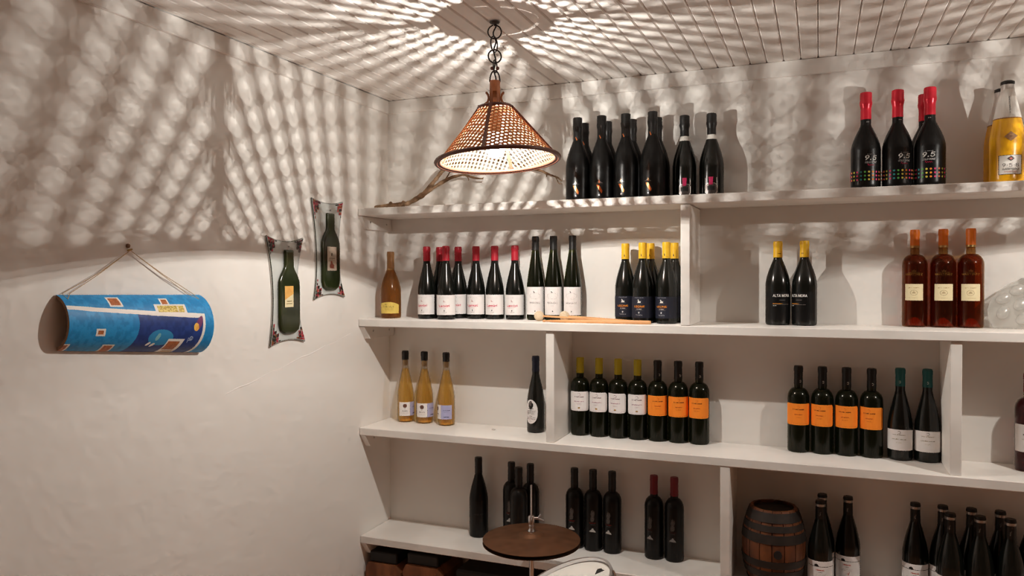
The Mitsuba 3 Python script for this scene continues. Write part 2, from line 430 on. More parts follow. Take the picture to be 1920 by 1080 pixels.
    out.append(('ceiling_hook', hk, 'm_iron', 40, False))
    cord = [(0.004 * math.sin(k * 0.9), 0.003 * math.cos(k * 1.1), 2.135 + k * 0.0077) for k in range(24)]
    out.append(('cord', tube(cord, 0.0022, 8), 'm_black', True, False))
    return out


BULB_Z = 1.945
bulb_prof = [(0.0130, 1.990), (0.0145, 1.980), (0.0235, 1.961), (0.0280, 1.944), (0.0262, 1.926), (0.0180, 1.911), (0.0085, 1.9055), (0.0, 1.9045)][::-1]
lm = [(n, mikit.ply(m, b, s), lean, m, b, s) for n, m, b, s, lean in lamp_meshes()]
for loc, lb, az in [(LAMP_1, 'lit pendant lamp with a conical woven cane shade hanging from an iron chain', math.radians(150)),
                    (LAMP_2, 'second lit cane pendant lamp, outside the right edge of the view', math.radians(60))]:
    t = thing('pendant_lamp', lb, 'lamp')
    L = lean_matrix(loc, az)
    P = np.eye(4); P[:3, 3] = [loc[0], loc[1], 0]
    for n, d, lean, m, b, s in lm:
        scene[numbered(t + '__' + n)] = {**d, 'to_world': T((L if lean else P).tolist())}
    scene[t + '__bulb'] = {**mikit.ply(lathe(bulb_prof, 28), 'm_bulbglass', True), 'to_world': T(P.tolist())}
    # the incandescent coil: points of light along a small arc
    for q in range(9):
        a = 2 * PI * q / 9 + 0.3
        scene[f"m_coil_{'ab'[loc is LAMP_2]}_{q}"] = {'type': 'point', 'position': [loc[0] + COIL_R * math.cos(a) * (0.45 + 0.55 * (q % 2)), loc[1] + COIL_R * math.sin(a) * (0.45 + 0.55 * (q % 2)), BULB_Z + COIL_R * 0.9 * math.sin(2.3 * a + 0.5)],
            'intensity': rgb(LAMP_POWER / 9)}
    put(t + '__bulb__coil_support', cat([tube([(loc[0] + sx * 0.004, loc[1], 1.984), (loc[0] + sx * 0.006, loc[1], 1.953)], 0.0005, 6) for sx in (-1, 1)]), 'm_steel', True)
    labels[t + '__bulb'] = {'label': 'glowing clear bulb'}


# ------------------------------------------------------------------ bottles: profiles
class Kind:
    def __init__(s, h, R, rn, zf, zn, a, b):
        s.h, s.R, s.rn, s.zf, s.zn, s.a, s.b = h, R, rn, zf * h, zn * h, a, b

    def r(s, z):
        z = np.asarray(z, float)
        t = np.clip((z - s.zf) / (s.zn - s.zf), 0, 1)
        body = s.rn + (s.R - s.rn) * (1 - t ** s.a) ** s.b
        tn = np.clip((z - s.zn) / (s.h - s.zn), 0, 1)
        return np.where(z < s.zf, s.R, np.where(z > s.zn, s.rn - 0.0012 * tn, body))

    def body(s, top=None):
        top = top or s.h - 0.002
        R = s.R
        pr = [(0.0, 0.004), (R * 0.6, 0.0015), (R - 0.006, 0.0), (R - 0.002, 0.0015), (R - 0.0004, 0.005)]
        zz = np.concatenate([np.linspace(0.012, s.zf, 4), s.zf + (s.zn - s.zf) * np.linspace(0.03, 1, 24), np.linspace(s.zn, top, 6)[1:]])
        pr += [(float(s.r(z)), float(z)) for z in zz]
        pr += [(float(s.r(top)) * 0.6, top + 0.0012)]
        return lathe(pr, 44)

    def liquid(s, level):
        pr = [(s.R * 0.5, 0.006), (s.R - 0.005, 0.004), (s.R - 0.0028, 0.009)]
        pr += [(float(s.r(z)) - 0.0028, float(z)) for z in np.linspace(0.012, level, 26)]
        return lathe(pr, 36)

    def capsule(s, z0, lip=0.0012):
        h = s.h
        pr = [(float(s.r(z)) + 0.0009, float(z)) for z in np.linspace(z0, h - 0.022, 8)]
        rt = pr[-1][0]
        pr += [(rt + lip, h - 0.019), (rt + lip, h - 0.006), (rt + 0.0002, h - 0.0045), (rt, h - 0.001), (rt - 0.002, h)]
        m = lathe(pr, 32)
        return m

    def sparkling_capsule(s, z0, flare=0.0035):
        h = s.h
        pr = [(float(s.r(z)) + 0.0009, float(z)) for z in np.linspace(z0, h - 0.055, 8)]
        rt = pr[-1][0]
        pr += [(rt + 0.0010, h - 0.048), (rt + flare, h - 0.041), (rt + flare + 0.0004, h - 0.034), (rt + flare - 0.001, h - 0.028), (rt + flare - 0.0008, h - 0.008), (rt + 0.0012, h - 0.002), (rt - 0.003, h)]
        return lathe(pr, 32)

    def band(s, z0, z1, d=0.0014):
        return lathe([(float(s.r(z)) + d, float(z)) for z in np.linspace(z0, z1, 5)], 32)


def wrap(mesh, kind, off):
    """Bends a flat mesh (x = arc length, y = height, z = thickness) round the bottle."""
    m = mesh.copy()
    v = np.array(m.vertices)
    rr = kind.r(v[:, 1]) + off + v[:, 2]
    a = v[:, 0] / kind.R if off < 1 else v[:, 0]
    m.vertices = np.stack([rr * np.sin(a), -rr * np.cos(a), v[:, 1]], 1)
    return m


def patch(kind, x0, x1, bot, top, d=0.0005, n=40, rows=1):
    """A paper patch on the bottle between the curves bot(x) and top(x)."""
    xs = np.linspace(x0, x1, n)
    V, F = [], []
    for lay in (0.0, d):
        for x in xs:
            b, t = (bot(x) if callable(bot) else bot), (top(x) if callable(top) else top)
            for k in range(rows + 1): V.append([x, b + (t - b) * k / rows, lay])
    m, q = rows + 1, n * (rows + 1)
    for i in range(n - 1):
        for k in range(rows):
            a, b, c, e = i * m + k, (i + 1) * m + k, (i + 1) * m + k + 1, i * m + k + 1
            F += [[q + a, q + b, q + c], [q + a, q + c, q + e], [a, c, b], [a, e, c]]
        a, b = i * m, (i + 1) * m
        F += [[a, b, q + b], [a, q + b, q + a], [a + rows, q + b + rows, b + rows], [a + rows, q + a + rows, q + b + rows]]
    for i, flip in ((0, False), (n - 1, True)):
        for k in range(rows):
            a, e = i * m + k, i * m + k + 1
            f = [[a, q + a, q + e], [a, q + e, e]]
            F += [x[::-1] for x in f] if flip else f
    return wrap(trimesh.Trimesh(np.array(V), np.array(F), process=False), kind, 0.0003)


class Print:
    """Flat coloured marks, bent onto the bottle together as one printed layer."""
    def __init__(s): s.items = []

    def add(s, mesh, color): s.items.append((mesh, color))

    def poly(s, p, color, d=0.0002):
        for g in getattr(p, 'geoms', [p]):
            x0, y0, x1, y1 = g.bounds
            n = max(1, int(math.ceil((x1 - x0) / 0.006)))
            for i in range(n):
                q = g.intersection(sbox(x0 + (x1 - x0) * i / n, y0 - 1, x0 + (x1 - x0) * (i + 1) / n, y1 + 1))
                for h in getattr(q, 'geoms', [q]):
                    if h.geom_type == 'Polygon' and h.area > 1e-9: s.add(trimesh.creation.extrude_polygon(h, d, engine='earcut'), color)

    def text(s, txt, cx, cy, width, color, bold=False, height=None, vertical=False, slant=0.0):
        m = meshkit.text_mesh(txt, 0.01, 0.0002, bold)
        lo, hi = m.bounds
        m.apply_translation([-(lo[0] + hi[0]) / 2, -0.005, 0])
        sx = width / (hi[0] - lo[0]); sy = (height / 0.01) if height else sx
        m.apply_scale([sx, sy, 1])
        if slant: m.vertices[:, 0] += slant * m.vertices[:, 1]
        if vertical:
            v = np.array(m.vertices); m.vertices = np.stack([-v[:, 1], v[:, 0], v[:, 2]], 1)
        m.apply_translation([cx, cy, 0])
        s.add(m, color)

    def small(s, cx, cy, width, color, h=0.0014, seed=1):
        """A line of print too small to read: a row of uneven strokes."""
        r = random.Random(seed)
        x = cx - width / 2
        while x < cx + width / 2:
            w = r.uniform(0.0006, 0.0012); hh = h * r.uniform(0.75, 1.25)
            if r.random() < 0.86: s.poly(sbox(x, cy - h / 2, x + w, cy - h / 2 + hh), color)
            x += w + 0.0003

    def line(s, pts, w, color): s.poly(LineString(pts).buffer(w / 2, quad_segs=2), color)

    def build(s, kind, off=0.0011):
        ms = [wrap(m, kind, off) for m, _ in s.items]
        col = np.concatenate([np.tile(c, (len(m.vertices), 1)) for m, c in s.items])
        return cat(ms), col


KINDS = {}


def kind(name, K, parts):
    """parts: (part path, mesh, bsdf, smooth) or (part path, (mesh, colours), bsdf, None) for print."""
    out = []
    for path, m, b, s in parts:
        if isinstance(m, Print): m = m.build(K)
        if isinstance(m, tuple): out.append((path, mikit.ply(m[0], b, False, color=m[1])))
        else: out.append((path, mikit.ply(m, b, s)))
    KINDS[name] = out


INK, GREY, WHITE = lin(40, 34, 32), lin(140, 132, 128), lin(225, 220, 214)
SM = 40


def rounded(x0, x1, z0, z1, c):
    """bot, top curves of a label with cut-round corners."""
    xm, hw = (x0 + x1) / 2, (x1 - x0) / 2
    def e(x): return max(0.0, (abs(x - xm) - (hw - c)) / c)
    return (lambda x: z0 + c * (1 - math.sqrt(max(0, 1 - e(x) ** 2)))), (lambda x: z1 - c * (1 - math.sqrt(max(0, 1 - e(x) ** 2))))


# red-capsuled bottle with a white label
K = Kind(0.302, 0.0382, 0.0145, 0.37, 0.77, 1.5, 1.25)
P = Print()
P.text('Lamùri', 0, 0.056, 0.046, lin(196, 62, 82), True, 0.0085)
P.small(0.0, 0.0885, 0.046, lin(176, 166, 166), 0.0012, 3)
P.poly(Polygon([(-0.004, 0.071), (0.006, 0.071), (0.004, 0.074), (0.001, 0.0735), (-0.001, 0.079), (-0.004, 0.080), (-0.0025, 0.076)]), lin(188, 150, 150))
P.line([(-0.021, 0.0505), (0.016, 0.0505)], 0.0004, lin(212, 150, 158))
P.small(-0.004, 0.046, 0.028, lin(204, 168, 172), 0.0012, 4)
P.poly(Polygon([(-0.001, 0.0335), (0.002, 0.0335), (0.0025, 0.0385), (-0.0015, 0.0385)]), INK)
P.text('TASCA', 0.0005, 0.0285, 0.020, lin(128, 104, 108), False, 0.0034)
kind('lamuri', K, [('body', K.body(), 'm_glass_black', SM), ('capsule', K.capsule(0.797 * K.h), 'm_foil_red', SM),
                   ('label', patch(K, -0.058, 0.058, 0.0185, 0.1005), 'm_paper', False), ('label__print', P, 'm_print', None)])
# tall hock bottle
K = Kind(0.337, 0.0358, 0.0140, 0.40, 0.84, 1.25, 1.08)
P = Print()
P.text('REGALEALI', 0, 0.0695, 0.043, lin(104, 88, 88), False, 0.0068)
oval = [(0.022 * math.cos(t) * (1 + 0.07 * math.sin(3 * t)), 0.0965 + 0.0115 * math.sin(t) * (1 + 0.08 * math.cos(5 * t))) for t in np.linspace(0, 2 * PI, 40)]
P.line(oval, 0.0007, lin(150, 136, 134))
P.line([(-0.017, 0.093), (-0.006, 0.095), (0.005, 0.092), (0.017, 0.0945)], 0.0005, lin(182, 170, 168))
P.poly(Polygon([(-0.005, 0.110), (0.0005, 0.110), (0.0, 0.1125), (-0.002, 0.1115), (-0.0035, 0.1155), (-0.0055, 0.1165)]), INK)
P.small(-0.001, 0.0575, 0.014, lin(190, 178, 178), 0.0014, 6)
P.line([(-0.022, 0.044), (0.022, 0.044)], 0.0004, lin(212, 190, 190))
P.poly(Polygon([(-0.001, 0.0335), (0.002, 0.0335), (0.0025, 0.038), (-0.0015, 0.038)]), INK)
P.small(0.0, 0.0285, 0.020, lin(196, 184, 184), 0.0014, 7)
kind('hock', K, [('body', K.body(), 'm_glass_green', SM), ('wine', K.liquid(0.80 * K.h), 'm_glass_green', SM), ('capsule', K.capsule(0.835 * K.h, 0.0009), 'm_foil_black', SM),
                 ('label', patch(K, -0.043, 0.043, 0.0215, 0.133), 'm_paper', False), ('label__print', P, 'm_print', None)])
# yellow-capsuled bottle with a navy label
K = Kind(0.301, 0.0398, 0.0148, 0.43, 0.78, 1.6, 1.15)
P = Print()
OR = lin(232, 138, 38)
P.text('LEONE', 0, 0.0625, 0.041, OR, True, 0.0066)
P.small(0, 0.095, 0.034, lin(150, 150, 158), 0.0016, 9)
P.poly(Polygon([(-0.006, 0.076), (0.0065, 0.076), (0.0065, 0.083), (0.004, 0.081), (0.0, 0.083), (-0.001, 0.087), (-0.005, 0.0885), (-0.0045, 0.085), (-0.003, 0.083), (-0.005, 0.079)]), WHITE)
P.line([(-0.010, 0.0735), (0.010, 0.0735)], 0.0006, GREY)
P.line([(-0.012, 0.0565), (0.013, 0.0565)], 0.0007, lin(170, 90, 30))
P.small(0, 0.0525, 0.017, WHITE, 0.0022, 10)
P.line([(-0.014, 0.0492), (0.015, 0.0492)], 0.0005, GREY)
P.poly(Polygon([(-0.0022, 0.036), (0.0012, 0.036), (0.0025, 0.0425), (-0.0035, 0.0425)]), lin(190, 188, 190))
P.text('TASCA', 0, 0.0305, 0.026, lin(168, 166, 170), False, 0.0044)
CP = Print()
CP.poly(Polygon([(-0.004, 0.250), (0.004, 0.250), (0.004, 0.256), (0.001, 0.254), (-0.001, 0.259), (-0.004, 0.2595)]), lin(60, 40, 20))
CP.line([(-0.034, 0.2465), (0.034, 0.2465)], 0.0008, lin(190, 120, 20))
kind('leone', K, [('body', K.body(), 'm_glass_black', SM), ('capsule', K.capsule(0.80 * K.h, 0.0006), 'm_foil_yellow', SM), ('capsule__print', CP, 'm_print', None),
                  ('label', patch(K, -0.066, 0.066, 0.0195, 0.099), 'm_paper_navy', False), ('label__print', P, 'm_print', None)])
# matt black print bottle with orange-yellow capsule
K = Kind(0.298, 0.0420, 0.0150, 0.47, 0.79, 1.7, 1.15)
P = Print()
P.text('ALTA MORA', 0, 0.105, 0.060, WHITE, True, 0.0090)
P.line([(-0.008, 0.0895), (0.012, 0.0895)], 0.0008, lin(150, 148, 146))
P.small(-0.014, 0.0765, 0.032, OR, 0.0022, 12)
P.line([(-0.030, 0.0735), (0.024, 0.0735)], 0.0007, lin(150, 140, 130))
P.small(-0.024, 0.0695, 0.011, lin(190, 186, 182), 0.002, 13)
CP = Print(); CP.small(0, 0.2535, 0.030, lin(120, 66, 10), 0.0022, 14)
kind('alta', K, [('body', K.body(), 'm_glass_black', SM), ('capsule', K.capsule(0.805 * K.h, 0.0010), 'm_foil_yellow', SM), ('capsule__print', CP, 'm_print', None),
                 ('label', patch(K, -0.062, 0.062, 0.018, 0.118, 0.0003), 'm_glass_matte', False), ('label__print', P, 'm_print', None)])
# amber bottle
K = Kind(0.330, 0.0392, 0.0142, 0.635, 0.745, 2.0, 0.62)
P = Print()
GOLD = lin(150, 110, 50)
P.text('MARTINEZ', 0, 0.178, 0.052, GOLD, False, 0.0068)
P.line([(-0.016, 0.184), (0.016, 0.184)], 0.0007, GOLD)
P.poly(Polygon([(-0.006, 0.1865), (0.006, 0.1865), (0.007, 0.1925), (0.003, 0.190), (0, 0.195), (-0.003, 0.190), (-0.007, 0.1925)]), lin(110, 74, 40))
LP = Print()
LP.line([(0.0105 * math.cos(t), 0.116 + 0.0085 * math.sin(t)) for t in np.linspace(0, 2 * PI, 26)], 0.0012, lin(166, 146, 112))
LP.poly(Polygon([(-0.006, 0.1135), (0.006, 0.1135), (0.004, 0.118), (0, 0.121), (-0.004, 0.118)]), lin(182, 162, 126))
LP.small(0, 0.1325, 0.034, lin(160, 128, 80), 0.0018, 15); LP.small(0, 0.0985, 0.030, lin(190, 166, 120), 0.0012, 16)
kind('amber', K, [('body', K.body(), 'm_glass_amber', SM), ('wine', K.liquid(0.745 * K.h), 'm_wine_amber', SM), ('punt', lathe([(0.0315, 0.0045), (0.026, 0.012), (0.016, 0.024), (0.006, 0.031)], 9), 'm_punt_amber', False), ('cork', lathe([(0.0105, 0.262), (0.0105, 0.298)], 20), 'm_cork', SM),
                  ('capsule', K.capsule(0.832 * K.h, 0.0010), 'm_foil_orange', SM), ('neck_ring', K.band(0.812 * K.h, 0.834 * K.h, 0.0011), 'm_brass', SM), ('print', P, 'm_foil_print', None),
                  ('label', patch(K, -0.029, 0.029, 0.090, 0.1455), 'm_paper_cream', False), ('label__print', LP, 'm_print', None)])
# golden rose bottle, white front label and lilac back label
K = Kind(0.308, 0.0372, 0.0145, 0.36, 0.76, 1.55, 1.2)
P = Print()
BR = lin(96, 66, 56)
tree = Polygon([(0.0085 * math.cos(t) * (1 + 0.10 * math.sin(7 * t)), 0.0725 + 0.0085 * math.sin(t) * (1 + 0.10 * math.cos(6 * t))) for t in np.linspace(0, 2 * PI, 36)])
P.poly(tree, BR); P.line([(0, 0.0645), (0, 0.0575)], 0.0014, BR)
P.text('Rosella', 0, 0.0505, 0.024, BR, False, 0.0052)
P.small(0, 0.0415, 0.032, lin(196, 176, 166), 0.0013, 18); P.small(0, 0.037, 0.026, lin(200, 182, 172), 0.0012, 19)
BP = Print()
NV = lin(70, 72, 120)
bx0 = 0.0475
BP.small(bx0, 0.066, 0.030, NV, 0.0022, 20); BP.small(bx0, 0.059, 0.020, lin(110, 112, 150), 0.0014, 21); BP.small(bx0, 0.038, 0.024, lin(40, 42, 84), 0.0034, 22)
kind('rose', K, [('body', K.body(), 'm_glass_clear', SM), ('wine', K.liquid(0.755 * K.h), 'm_wine_rose', SM), ('punt', lathe([(0.029, 0.0045), (0.024, 0.011), (0.014, 0.020), (0.005, 0.025)], 9), 'm_punt_gold', False), ('cork', lathe([(0.0108, 0.244), (0.0108, 0.285)], 20), 'm_cork', SM),
                 ('capsule', K.capsule(0.875 * K.h, 0.0008), 'm_foil_black', SM),
                 ('label', patch(K, -0.027, 0.0225, 0.0285, 0.088), 'm_paper', False), ('label__print', P, 'm_print', None),
                 ('back_label', patch(K, 0.0232, 0.072, 0.0285, 0.088), 'm_paper_lilac', False), ('back_label__print', BP, 'm_print', None)])
# dark bottle, oval label
K = Kind(0.308, 0.0362, 0.0145, 0.37, 0.76, 1.6, 1.2)
P = Print()
P.poly(Polygon([(0.0075 * math.cos(t), 0.118 + 0.0105 * math.sin(t)) for t in np.linspace(0, 2 * PI, 24)]), lin(52, 46, 46))
P.line([(0.0042 * math.cos(t), 0.118 + 0.006 * math.sin(t)) for t in np.linspace(0.4, 5.4, 16)], 0.0012, lin(176, 160, 156))
for i, (z, w, c) in enumerate([(0.1015, 0.016, INK), (0.098, 0.026, INK), (0.090, 0.040, GREY), (0.0855, 0.042, GREY), (0.081, 0.040, GREY), (0.0765, 0.036, GREY), (0.068, 0.016, INK), (0.062, 0.044, GREY), (0.056, 0.040, lin(120, 60, 60)), (0.047, 0.008, INK)]):
    P.small(0, z, w, c, 0.0017, 30 + i)
ov = lambda x: 0.5 * math.pi
hw = 0.030
kind('oval', K, [('body', K.body(), 'm_glass_black', SM), ('capsule', K.capsule(0.795 * K.h, 0.0010), 'm_foil_navy', SM),
                 ('label', patch(K, -hw, hw, lambda x: 0.087 - 0.050 * (1 - (x / hw) ** 2 * 0.9999) ** 0.42, lambda x: 0.087 + 0.047 * (1 - (x / hw) ** 2 * 0.9999) ** 0.5, n=48), 'm_paper', False), ('label__print', P, 'm_print', None)])
# Bordeaux bottles with wide labels
for nm, cap, paper, dark in [('bordwhite', 'm_foil_olive', 'm_paper', False), ('bordorange', 'm_foil_black', 'm_paper_orange', True)]:
    K = Kind(0.307, 0.0370, 0.0146, 0.63, 0.745, 1.9, 0.62)
    P, z0, z1 = Print(), 0.0985, 0.175
    c1, c2 = (lin(126, 60, 20), lin(190, 92, 30)) if dark else (lin(128, 106, 110), lin(176, 140, 152))
    if not dark:
        P.line([(0.0055 * math.cos(t), 0.163 + 0.0055 * math.sin(t)) for t in np.linspace(-2.2, 2.4, 16)], 0.0011, lin(120, 104, 110))
        P.poly(Polygon([(-0.004, 0.1085), (0.004, 0.1085), (0.005, 0.1115), (0, 0.114), (-0.005, 0.1115)]), lin(150, 110, 50))
    else:
        P.line([(0.004 * math.cos(t), 0.163 + 0.004 * math.sin(t)) for t in np.linspace(-2.2, 2.4, 12)], 0.0008, c2)
    P.small(0, 0.154, 0.038, c1, 0.0030, 40); P.small(0, 0.136, 0.040 if not dark else 0.026, c2, 0.0028, 41); P.small(0, 0.126, 0.018, c2, 0.0013, 42)
    P.line([(-0.040, 0.1035), (0.040, 0.1035)], 0.0005, c2)
    hwl = 0.0475 if not dark else 0.051
    b, tp = rounded(-hwl, hwl, z0, z1, 0.013 if not dark else 0.009)
    parts = [('body', K.body(), 'm_glass_green', SM), ('wine', K.liquid(0.745 * K.h), 'm_glass_green', SM), ('capsule', K.capsule((0.80 if not dark else 0.775) * K.h, 0.0012 if dark else 0.0004), cap, SM)]
    if dark:
        CP = Print(); CP.line([(0.0155 + 0.0032 * 2.4 * math.cos(t), 0.2525 + 0.0034 * math.sin(t)) for t in np.linspace(-2.2, 2.4, 12)], 0.0018, WHITE)
        parts.append(('capsule__print', CP, 'm_print', None))
    kind(nm, K, parts + [('label', patch(K, -hwl, hwl, b, tp, n=64), paper, False), ('label__print', P, 'm_print', None)])
# teal capsule
K = Kind(0.312, 0.0392, 0.0150, 0.36, 0.76, 1.55, 1.2)
P = Print()
P.line([(0.0045 * math.cos(t), 0.0965 + 0.0045 * math.sin(t)) for t in np.linspace(-2.2, 2.4, 14)], 0.0013, lin(110, 100, 92))
P.small(0, 0.088, 0.040, lin(150, 138, 118), 0.0022, 50); P.small(0, 0.073, 0.044, lin(138, 128, 104), 0.0022, 51); P.small(0, 0.062, 0.016, lin(186, 176, 140), 0.0014, 52)
CP = Print(); CP.line([(0.0075 * math.cos(t), 0.2655 + 0.0034 * math.sin(t)) for t in np.linspace(-2.2, 2.4, 12)], 0.0016, lin(190, 200, 200))
kind('teal', K, [('body', K.body(), 'm_glass_black', SM), ('capsule', K.capsule(0.802 * K.h, 0.0012), 'm_foil_teal', SM), ('capsule__print', CP, 'm_print', None),
                 ('label', patch(K, -0.054, 0.054, 0.0355, lambda x: 0.106 - 0.8 * x * x), 'm_paper', False), ('label__print', P, 'm_print', None)])
# deep red Bordeaux bottle at the frame's edge
K = Kind(0.315, 0.0395, 0.0146, 0.63, 0.745, 1.9, 0.62)
P = Print(); P.small(0, 0.12, 0.030, INK, 0.003, 55); P.small(0, 0.105, 0.036, GREY, 0.0018, 56)
kind('redwine', K, [('body', K.body(), 'm_glass_clear', SM), ('wine', K.liquid(0.75 * K.h), 'm_wine_red', SM), ('capsule', K.capsule(0.80 * K.h), 'm_foil_maroon', SM),
                    ('label', patch(K, -0.044, 0.044, 0.064, 0.152), 'm_paper', False), ('label__print', P, 'm_print', None)])
# plain dark burgundy bottle
K = Kind(0.329, 0.0392, 0.0150, 0.46, 0.79, 1.6, 1.15)
P = Print(); P.small(0, 0.098, 0.040, lin(58, 54, 54), 0.0024, 58)
kind('plain', K, [('body', K.body(), 'm_glass_matte', SM), ('capsule', K.capsule(0.80 * K.h, 0.0008), 'm_foil_black', SM), ('print', P, 'm_print', None)])
# dark Bordeaux bottles with a pale printed figure
for nm, cap, tone in [('art', 'm_foil_black', 1.0), ('artred', 'm_foil_maroon', 0.6)]:
    K = Kind(0.317, 0.0358, 0.0146, 0.63, 0.745, 1.9, 0.62)
    P = Print()
    c = [x * tone for x in lin(128, 124, 122)]
    fig = Polygon([(-0.006, 0.118), (0.004, 0.119), (0.008, 0.130), (0.005, 0.139), (0.009, 0.150), (0.006, 0.163), (0.002, 0.156), (-0.001, 0.168), (-0.004, 0.158), (-0.008, 0.149), (-0.005, 0.140), (-0.009, 0.128)])
    P.poly(fig, [x * 0.45 for x in c])
    for i in range(9):
        z = 0.122 + i * 0.0046
        P.line([(-0.006 + 0.002 * math.sin(i * 2), z), (0.001 + 0.003 * math.cos(i * 3), z + 0.003), (0.006, z + 0.001)], 0.0009, c)
    P.small(0, 0.1135, 0.026, lin(150, 40, 36) if nm == 'art' else lin(70, 20, 22), 0.0018, 60); P.small(0, 0.1075, 0.016, [x * 0.6 for x in c], 0.0016, 61)
    P.poly(Polygon([(-0.013, 0.079), (0.013, 0.077), (0.010, 0.084), (0.006, 0.086), (0.003, 0.093), (-0.002, 0.093), (-0.004, 0.087), (-0.009, 0.085)]), lin(168, 164, 160) if nm == 'art' else lin(120, 116, 114))
    kind(nm, K, [('body', K.body(), 'm_glass_matte', SM), ('capsule', K.capsule(0.78 * K.h if nm == 'art' else 0.775 * K.h, 0.0008), cap, SM), ('print', P, 'm_print', None)])
# lowest shelf right: white label with a cut white band and black house
K = Kind(0.308, 0.0402, 0.0150, 0.42, 0.80, 1.6, 1.15)
P = Print()
P.line([(-0.056, 0.0895), (0.056, 0.0895)], 0.0013, lin(20, 18, 18))
P.poly(Polygon([(-0.0145, 0.089), (-0.0015, 0.089), (-0.0015, 0.093), (-0.0045, 0.0965), (-0.0085, 0.099), (-0.012, 0.0965), (-0.0145, 0.0965)]), lin(16, 15, 14))
P.small(0.004, 0.0775, 0.026, lin(190, 82, 66), 0.0034, 64); P.small(0.004, 0.070, 0.012, GREY, 0.0018, 65); P.small(0.004, 0.063, 0.034, lin(186, 176, 172), 0.0013, 66); P.small(0.004, 0.058, 0.034, lin(186, 176, 172), 0.0013, 67)
P.line([(0.007, 0.050), (0.009, 0.042), (0.012, 0.053)], 0.0013, lin(190, 82, 66)); P.line([(0.0, 0.046), (0.007, 0.047)], 0.0008, lin(190, 110, 96))
CP = Print()
CP.line([(-0.008, 0.261), (0.0, 0.257)], 0.0009, lin(120, 120, 122)); CP.line([(0.0, 0.268), (0.003, 0.257), (0.009, 0.271)], 0.0014, lin(170, 168, 166))
kind('low', K, [('body', K.body(), 'm_glass_black', SM), ('capsule', K.capsule(0.80 * K.h, 0.0012), 'm_foil_black', SM), ('capsule__ring', K.band(K.h - 0.0195, K.h - 0.0115, 0.0028), 'm_silver', SM), ('capsule__print', CP, 'm_print', None),
                ('label', patch(K, -0.056, 0.056, 0.016, 0.1075), 'm_paper', False), ('label__print', P, 'm_print', None)])
# brown bottle, yellow arched label
K = Kind(0.283, 0.0435, 0.0150, 0.41, 0.75, 1.55, 1.2)
P = Print()
P.text('TORTALA', -0.004, 0.049, 0.048, lin(92, 62, 14), False, 0.0062)
P.small(-0.014, 0.059, 0.010, lin(110, 78, 20), 0.003, 70); P.small(-0.002, 0.040, 0.036, lin(150, 112, 30), 0.0014, 71); P.small(-0.002, 0.034, 0.030, lin(150, 112, 30), 0.0012, 72)
kind('chardonnay', K, [('body', K.body(), 'm_glass_brown', SM), ('wine', K.liquid(0.72 * K.h), 'm_glass_brown', SM), ('capsule', K.capsule(0.745 * K.h, 0.0008), 'm_foil_brown', SM),
                       ('label', patch(K, -0.044, 0.044, 0.0205, lambda x: 0.0685 - 6.0 * x * x * (0.5 + 0.5 * (x > 0))), 'm_paper_yellow', False), ('label__print', P, 'm_print', None)])
# big black sparkling bottle with copper wing
K = Kind(0.315, 0.0455, 0.0158, 0.38, 0.74, 1.9, 1.25)
P = Print()
CU, SV = lin(226, 128, 74), lin(206, 200, 196)
for k in range(5):
    P.poly(Polygon([(-0.0105 + 0.0022 * k, 0.0525 - 0.0004 * k), (-0.0085 + 0.0022 * k, 0.0535 - 0.0006 * k), (0.0105 + 0.0005 * k, 0.0215 + 0.0018 * k), (0.0085 + 0.0002 * k, 0.0195 + 0.0016 * k)]), CU)
P.poly(Polygon([(-0.010, 0.0485), (-0.002, 0.0505), (0.011, 0.0245), (0.006, 0.022)]), lin(196, 96, 48))
P.line([(-0.013, 0.0585), (0.013, 0.0585)], 0.0007, SV)
P.line([(0, 0.059), (0, 0.068)], 0.0022, CU); P.line([(-0.0055, 0.0625), (0.0055, 0.0625)], 0.0016, SV)
P.poly(Polygon([(0.0022 * math.cos(t), 0.0145 + 0.0022 * math.sin(t)) for t in np.linspace(0, 2 * PI, 10)]), SV)
PN = Print(); PN.poly(Polygon([(-0.019, 0.2395), (-0.011, 0.2405), (0.006, 0.2285), (-0.002, 0.2255)]), CU)
kind('champagne', K, [('body', K.body(), 'm_glass_matte', SM), ('capsule', K.sparkling_capsule(0.735 * K.h, 0.0022), 'm_foil_black', SM), ('print', P, 'm_foil_print', None), ('neck_print', PN, 'm_foil_print', None)])
# sparkling bottle with pink ribbon label
K = Kind(0.311, 0.0440, 0.0155, 0.37, 0.73, 1.75, 1.25)
P = Print()
octa = [(-0.021, 0.018), (-0.021, 0.043), (-0.013, 0.0505), (0.013, 0.0505), (0.021, 0.043), (0.021, 0.018), (0.011, 0.0095), (-0.011, 0.0095), (-0.021, 0.018)]
P.poly(Polygon(octa), lin(94, 88, 86))
P.line(octa, 0.0016, lin(226, 220, 212))
P.line([(-0.020, 0.070), (-0.020, 0.048)], 0.0016, lin(210, 206, 200)); P.line([(0.020, 0.070), (0.020, 0.048)], 0.0016, lin(210, 206, 200))
P2 = Print()
P2.poly(sbox(-0.0125, 0.0245, 0.0125, 0.0395), lin(16, 15, 15), 0.0004); P2.line([(-0.008, 0.0335), (0.008, 0.0335)], 0.0006, GREY); P2.line([(-0.006, 0.0285), (0.006, 0.0285)], 0.0006, GREY)
P2.poly(Polygon([(-0.007, 0.0445), (0.006, 0.0445), (0.0075, 0.0735), (-0.0085, 0.0735)]), lin(172, 34, 78), 0.0005)
kind('prosecco', K, [('body', K.body(), 'm_glass_black', SM), ('capsule', K.sparkling_capsule(0.745 * K.h, 0.0030), 'm_foil_black', SM), ('neck_band', K.band(0.69 * K.h, 0.745 * K.h, 0.0012), 'm_foil_white', SM),
                     ('label', P, 'm_foil_print', None), ('label__ribbon', P2, 'm_print', None)])
